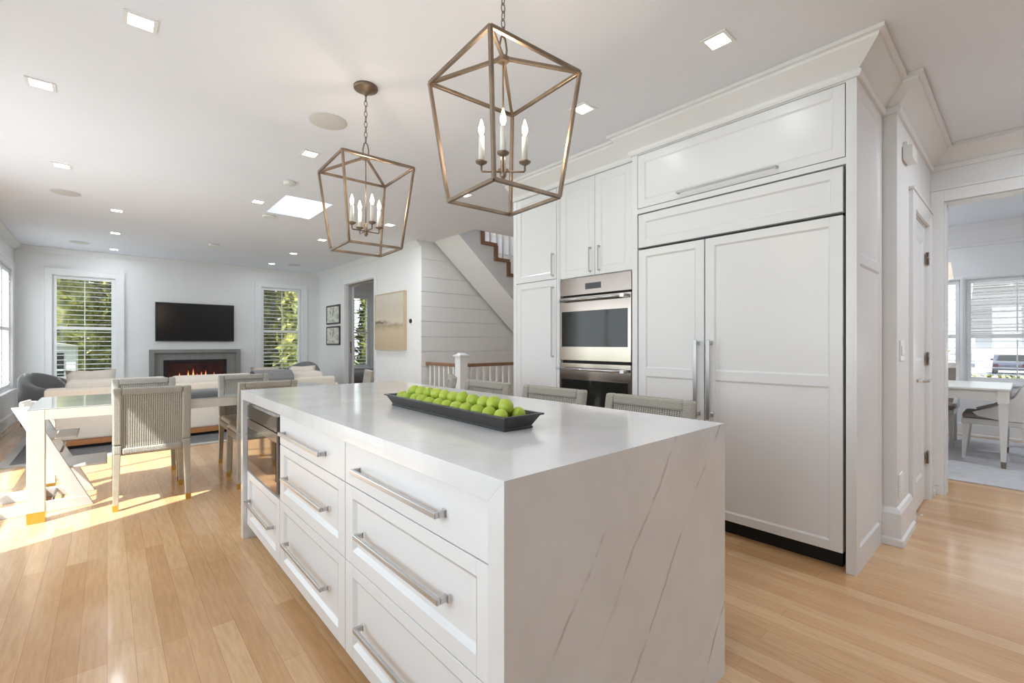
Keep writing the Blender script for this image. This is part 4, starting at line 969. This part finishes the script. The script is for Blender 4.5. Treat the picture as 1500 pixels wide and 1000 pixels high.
def fchair(label):
    t = thing('upholstered_chair', (0, 0, 0), label, 'chair', 'formal chairs in the next room')
    # faces +y
    m = MB(); m.box(-.235, .235, -.22, .24, .37, .43); m.build('seat_rail', M['dineleg'], t, bevel=.01)
    m = MB(); m.box(-.23, .23, -.21, .235, .43, .485); m.build('seat_pad', M['taupe'], t, bevel=.02, seg=3)
    for s in (-1, 1):
        pts = [(.16, .50), (.02, .56), (-.13, .66), (-.205, .80), (-.25, .96), (-.30, .97), (-.27, .78), (-.22, .60), (-.20, .43), (-.05, .43), (.12, .46)]
        m = MB(); m.prism(pts, s * .235 - .018, s * .235 + .018, 'x'); m.build('swept_arm', M['dineleg'], t, bevel=.006)
        m = MB(); m.taper((s * .215, .225, .011), (.013, .013), (s * .205, .205, .37), (.026, .026)); m.build('leg', M['dineleg'], t)
        m = MB(); m.taper((s * .21, -.27, .011), (.014, .014), (s * .205, -.195, .37), (.024, .024)); m.build('leg', M['dineleg'], t)
    m = MB(); m.prism([(-.20, .47), (-.215, .62), (-.25, .90), (-.28, .90), (-.25, .62), (-.225, .47)], -.217, .217, 'x'); m.build('backrest', M['taupe'], t)
    m = MB(); m.prism([(-.245, .90), (-.25, .97), (-.305, .97), (-.285, .90)], -.25, .25, 'x'); m.build('top_rail', M['dineleg'], t, bevel=.008)
    return t
f0 = fchair('cream framed taupe chair pulled up to the right end of the formal table')
dup(f0, (7.60, .80, 0), PI / 2, 'cream framed taupe chair on the window side of the formal table')
dup(f0, (6.12, 1.02, 0), -PI / 2, 'cream framed taupe chair at the formal table, half hidden by the door trim')
f0.location = (6.95, .22, 0)
cd = thing('chandelier', (6.9, .95, CEIL), 'shaded chandelier over the formal dining table, one pale shade visible', 'chandelier')
m = MB(); m.lathe((6.9, .95, CEIL), [(.008, -.05), (.05, -.03), (.06, -.001)], 24); m.tube([(6.9, .95, CEIL - .05), (6.9, .95, 1.82)], .006, 8); m.lathe((6.9, .95, 0), [(.005, 1.76), (.03, 1.79), (.03, 1.83), (.01, 1.87)], 16); m.build('stem', M['chrome'], cd)
for i in range(6):
    a = -PI / 2 + .12 + i * PI / 3; dx, dy = math.cos(a), math.sin(a); R0 = .36
    m = MB(); m.tube([(6.9 + dx * r, .95 + dy * r, z) for r, z in ((.02, 1.81), (.15, 1.76), (.28, 1.78), (.35, 1.84), (R0, 1.90))], .006, 8); ar = m.build('arm', M['chrome'], cd)
    m = MB(); n = 20; cx, cy = 6.9 + dx * R0, .95 + dy * R0; vs = []
    for r, z in ((.058, 1.915), (.036, 2.095), (.035, 2.095), (.057, 1.915)): vs += [(cx + r * math.cos(2 * PI * k / n), cy + r * math.sin(2 * PI * k / n), z) for k in range(n)]
    m.add(vs, [(i2 * n + k, i2 * n + (k + 1) % n, (i2 + 1) % 4 * n + (k + 1) % n, (i2 + 1) % 4 * n + k) for i2 in range(4) for k in range(n)], True); m.build('shade', M['shade'], ar)

# ------------------------------------------------------------------ outdoors
gd = MB(); gd.box(-60, 8.6, 10.6, 60, -.5, -.3); gd.box(-60, -9, -60, 10.6, -.5, -.3); gd.box(-1.3, 8.6, -60, -5.8, -.5, -.3); setting(gd.build('ground', M['grass']))
gd = MB(); gd.box(-9, -1.3, -60, 10.6, -.5, -.3); setting(gd.build('ground_neutral_bounce', M['bounceground']))  # unseen ground made grey so light bounced onto the ceiling stays neutral
gd = MB(); gd.box(8.62, 16, -60, 60, -1.3, -.3); setting(gd.build('ground_lawn', M['grass']))
gd = MB(); gd.box(16, 200, -120, 120, -1.4, -1.02); setting(gd.build('ground_street', M['asphalt']))
def foliage(mb, c, rx, ry, h, n, s, cone=.75):
    for _ in range(n):
        u = random.random() ** .8; z = c[2] + u * h; k = (1 - u * cone); a = random.uniform(0, 2 * PI); rr = random.uniform(.72, 1.06)
        p = Vector((c[0] + rx * k * rr * math.cos(a), c[1] + ry * k * rr * math.sin(a), z))
        d = Vector((random.gauss(0, 1), random.gauss(0, 1), random.gauss(0, .7))).normalized(); e = d.cross(Vector((random.gauss(0, 1), random.gauss(0, 1), random.gauss(0, 1)))).normalized()
        q = s * random.uniform(.6, 1.3); mb.add([p - d * q, p + e * q * .35, p + d * q, p - e * q * .35 + Vector((0, 0, q * .1))], [(0, 1, 2, 3)])
wh = ['behind the left window', 'behind the left window, second from the left', 'behind the fireplace wall', 'behind the fireplace wall, further right', 'behind the right window', 'behind the right window, next to the doorway side', 'seen through the side room window', 'at the far right of the garden row']
for i, (x, y) in enumerate(((-2.2, 16.9), (-.9, 15.2), (.45, 16.9), (2.2, 15.3), (3.6, 16.9), (4.7, 15.1), (6.0, 16.9), (7.35, 15.3))):
    t = thing('evergreen_tree', (x, y, -.3), 'tall yellow-green evergreen tree ' + wh[i], 'tree', 'evergreens behind the house')
    m = MB(); m.tube([(x, y, -.3), (x, y, 4.2)], [.12, .04], 8); m.build('trunk', M['trunk'], t)
    m = MB(); m.lathe((x, y, -.25), [(.75, 0), (.78, 1.5), (.62, 3.2), (.30, 5.0), (.02, 6.3)], 12); foliage(m, (x, y, -.2), .95, .9, 6.6, 2600, .17, .45); m.build('foliage', M['leaf'], t)
pr = thing('sunblocker_roof', (-2.6, 1.0, -.3), 'unseen added porch along the west side, outside the kitchen window', 'sunblocker')  # unseen roof on posts, added to stop sun patches on the kitchen floor
m = MB(); m.box(-4.0, -1.32, -1.6, 2.75, 2.72, 2.84); m.build('roof', M['siding'], pr)
for y in (-1.5, 2.65): m = MB(); m.box(-3.95, -3.83, y - .06, y + .06, -.3, 2.72); m.build('post', M['trim'], pr)
t = thing('garden_shed', (-1.3, 13.4, -.3), 'white outbuilding with dark window panes seen low in the left window', 'shed')
m = MB(); m.box(-2.4, -.47, 12.6, 13.6, -.3, 1.15); m.build('wall', M['siding'], t)
m = MB(); m.prism([(-2.5, 1.15), (-.40, 1.15), (-1.45, 1.35)], 12.5, 13.7, 'y'); m.build('roof', M['roof'], t)
for xx in (-1.10, -.78):
    m = MB(); m.box(xx - .14, xx + .14, 12.585, 12.60, .35, 1.02); w_ = m.build('pane', M['blackglass'], t)
    m = MB(); m.box(xx - .006, xx + .006, 12.578, 12.585, .35, 1.02); m.box(xx - .14, xx + .14, 12.578, 12.585, .67, .69); m.build('muntin', M['siding'], w_)
t = thing('low_hedge', (11.5, 0, -.3), 'low clipped yellow-green hedge outside the dining room window', 'hedge')
m = MB(); m.box(11.2, 11.8, -4, 2.9, -.3, .55)
for _ in range(5000):
    p = Vector((random.uniform(11.1, 11.9), random.uniform(-4, 2.95), random.choice((random.uniform(.5, .66), random.uniform(0, .6)))))
    if p.z < .5: p.x = 11.15 + random.uniform(-.07, .05)
    d = Vector((random.gauss(0, 1), random.gauss(0, 1), random.gauss(0, 1))).normalized(); e = d.cross(Vector((0, 0, 1))).normalized(); q = random.uniform(.03, .06)
    m.add([p - d * q, p + e * q * .5, p + d * q, p - e * q * .5], [(0, 1, 2, 3)])
m.build('foliage', M['leaf'], t)
for (x, y, lb) in ((13.5, 1.9, 'leafy tree at the left edge of the dining room window view'), (13.2, 3.9, 'leafy tree seen through the narrow side window of the dining room')):
    t = thing('garden_tree', (x, y, -.3), lb, 'tree')
    m = MB(); m.tube([(x, y, -.3), (x, y, 2.5)], [.1, .05], 8); m.build('trunk', M['trunk'], t)
    m = MB(); foliage(m, (x, y, .6), .75, .75, 3.6, 2600, .09, .4); m.build('foliage', M['leaf2'], t)
t = thing('house_across_street', (62, -8, -1.02), 'white house with a weathered grey shingle roof across the street', 'house')
m = MB(); m.box(60, 70, -26, 3.2, -1.02, 2.0); m.build('wall', M['siding'], t)
m = MB(); m.prism([(59.2, 1.95), (65, 7.4), (71, 1.95)], -27, 3.6, 'y'); m.build('roof', M['shingle'], t)
m = MB(); m.box(59.96, 60.0, -6.5, -2.0, -1.0, 1.5); m.build('garage_door', M['plastic'], t)
car = thing('parked_car', (49, .75, -1.02), 'dark slate car parked across the street, seen through the dining room window', 'car')
m = MB(); prof = [(-2.2, .35), (-2.25, .75), (-2.05, .92), (-1.2, .98), (-.55, 1.38), (.75, 1.42), (1.45, 1.02), (2.15, .92), (2.25, .70), (2.2, .35)]
m.prism([(49 + a, -1.02 + b) for a, b in prof], -.15, 1.65, 'y'); m.build('body', M['carpaint'], car, bevel=.08, seg=3)
m = MB(); m.add([(49 - 1.22, 0.05, -1.02 + .99), (49 - 1.22, 1.45, -1.02 + .99), (49 - .62, 1.35, -1.02 + 1.36), (49 - .62, .15, -1.02 + 1.36), (49 - 1.16, 0.05, -1.02 + .97), (49 - 1.16, 1.45, -1.02 + .97), (49 - .58, 1.35, -1.02 + 1.33), (49 - .58, .15, -1.02 + 1.33)], [(0, 1, 2, 3), (7, 6, 5, 4), (0, 4, 5, 1), (1, 5, 6, 2), (2, 6, 7, 3), (3, 7, 4, 0)]); m.v = [(a - .03, b, c + .03) for a, b, c in m.v]; m.build('rear_window', M['ovenglass'], car)
for y in (0.0, 1.35): m = MB(); m.box(49 - 2.29, 49 - 2.2, y, y + .22, -.42, -.22); m.build('tail_lamp', M['taillight'], car)
for x in (-1.35, 1.4):
    for y in (-.17, 1.47):
        m = MB(lambda p, x=x, y=y: (49 + x + p[0], y + p[2], -1.02 + .33 + p[1])); m.lathe((0, 0, 0), [(.33, 0), (.33, .2)], 20); m.build('wheel', M['rubber'], car)
m = MB(); m.box(49 - .75, 49 - .6, .1 + 1.55, 1.80, -.02, .12); m.build('side_mirror', M['carpaint'], car)
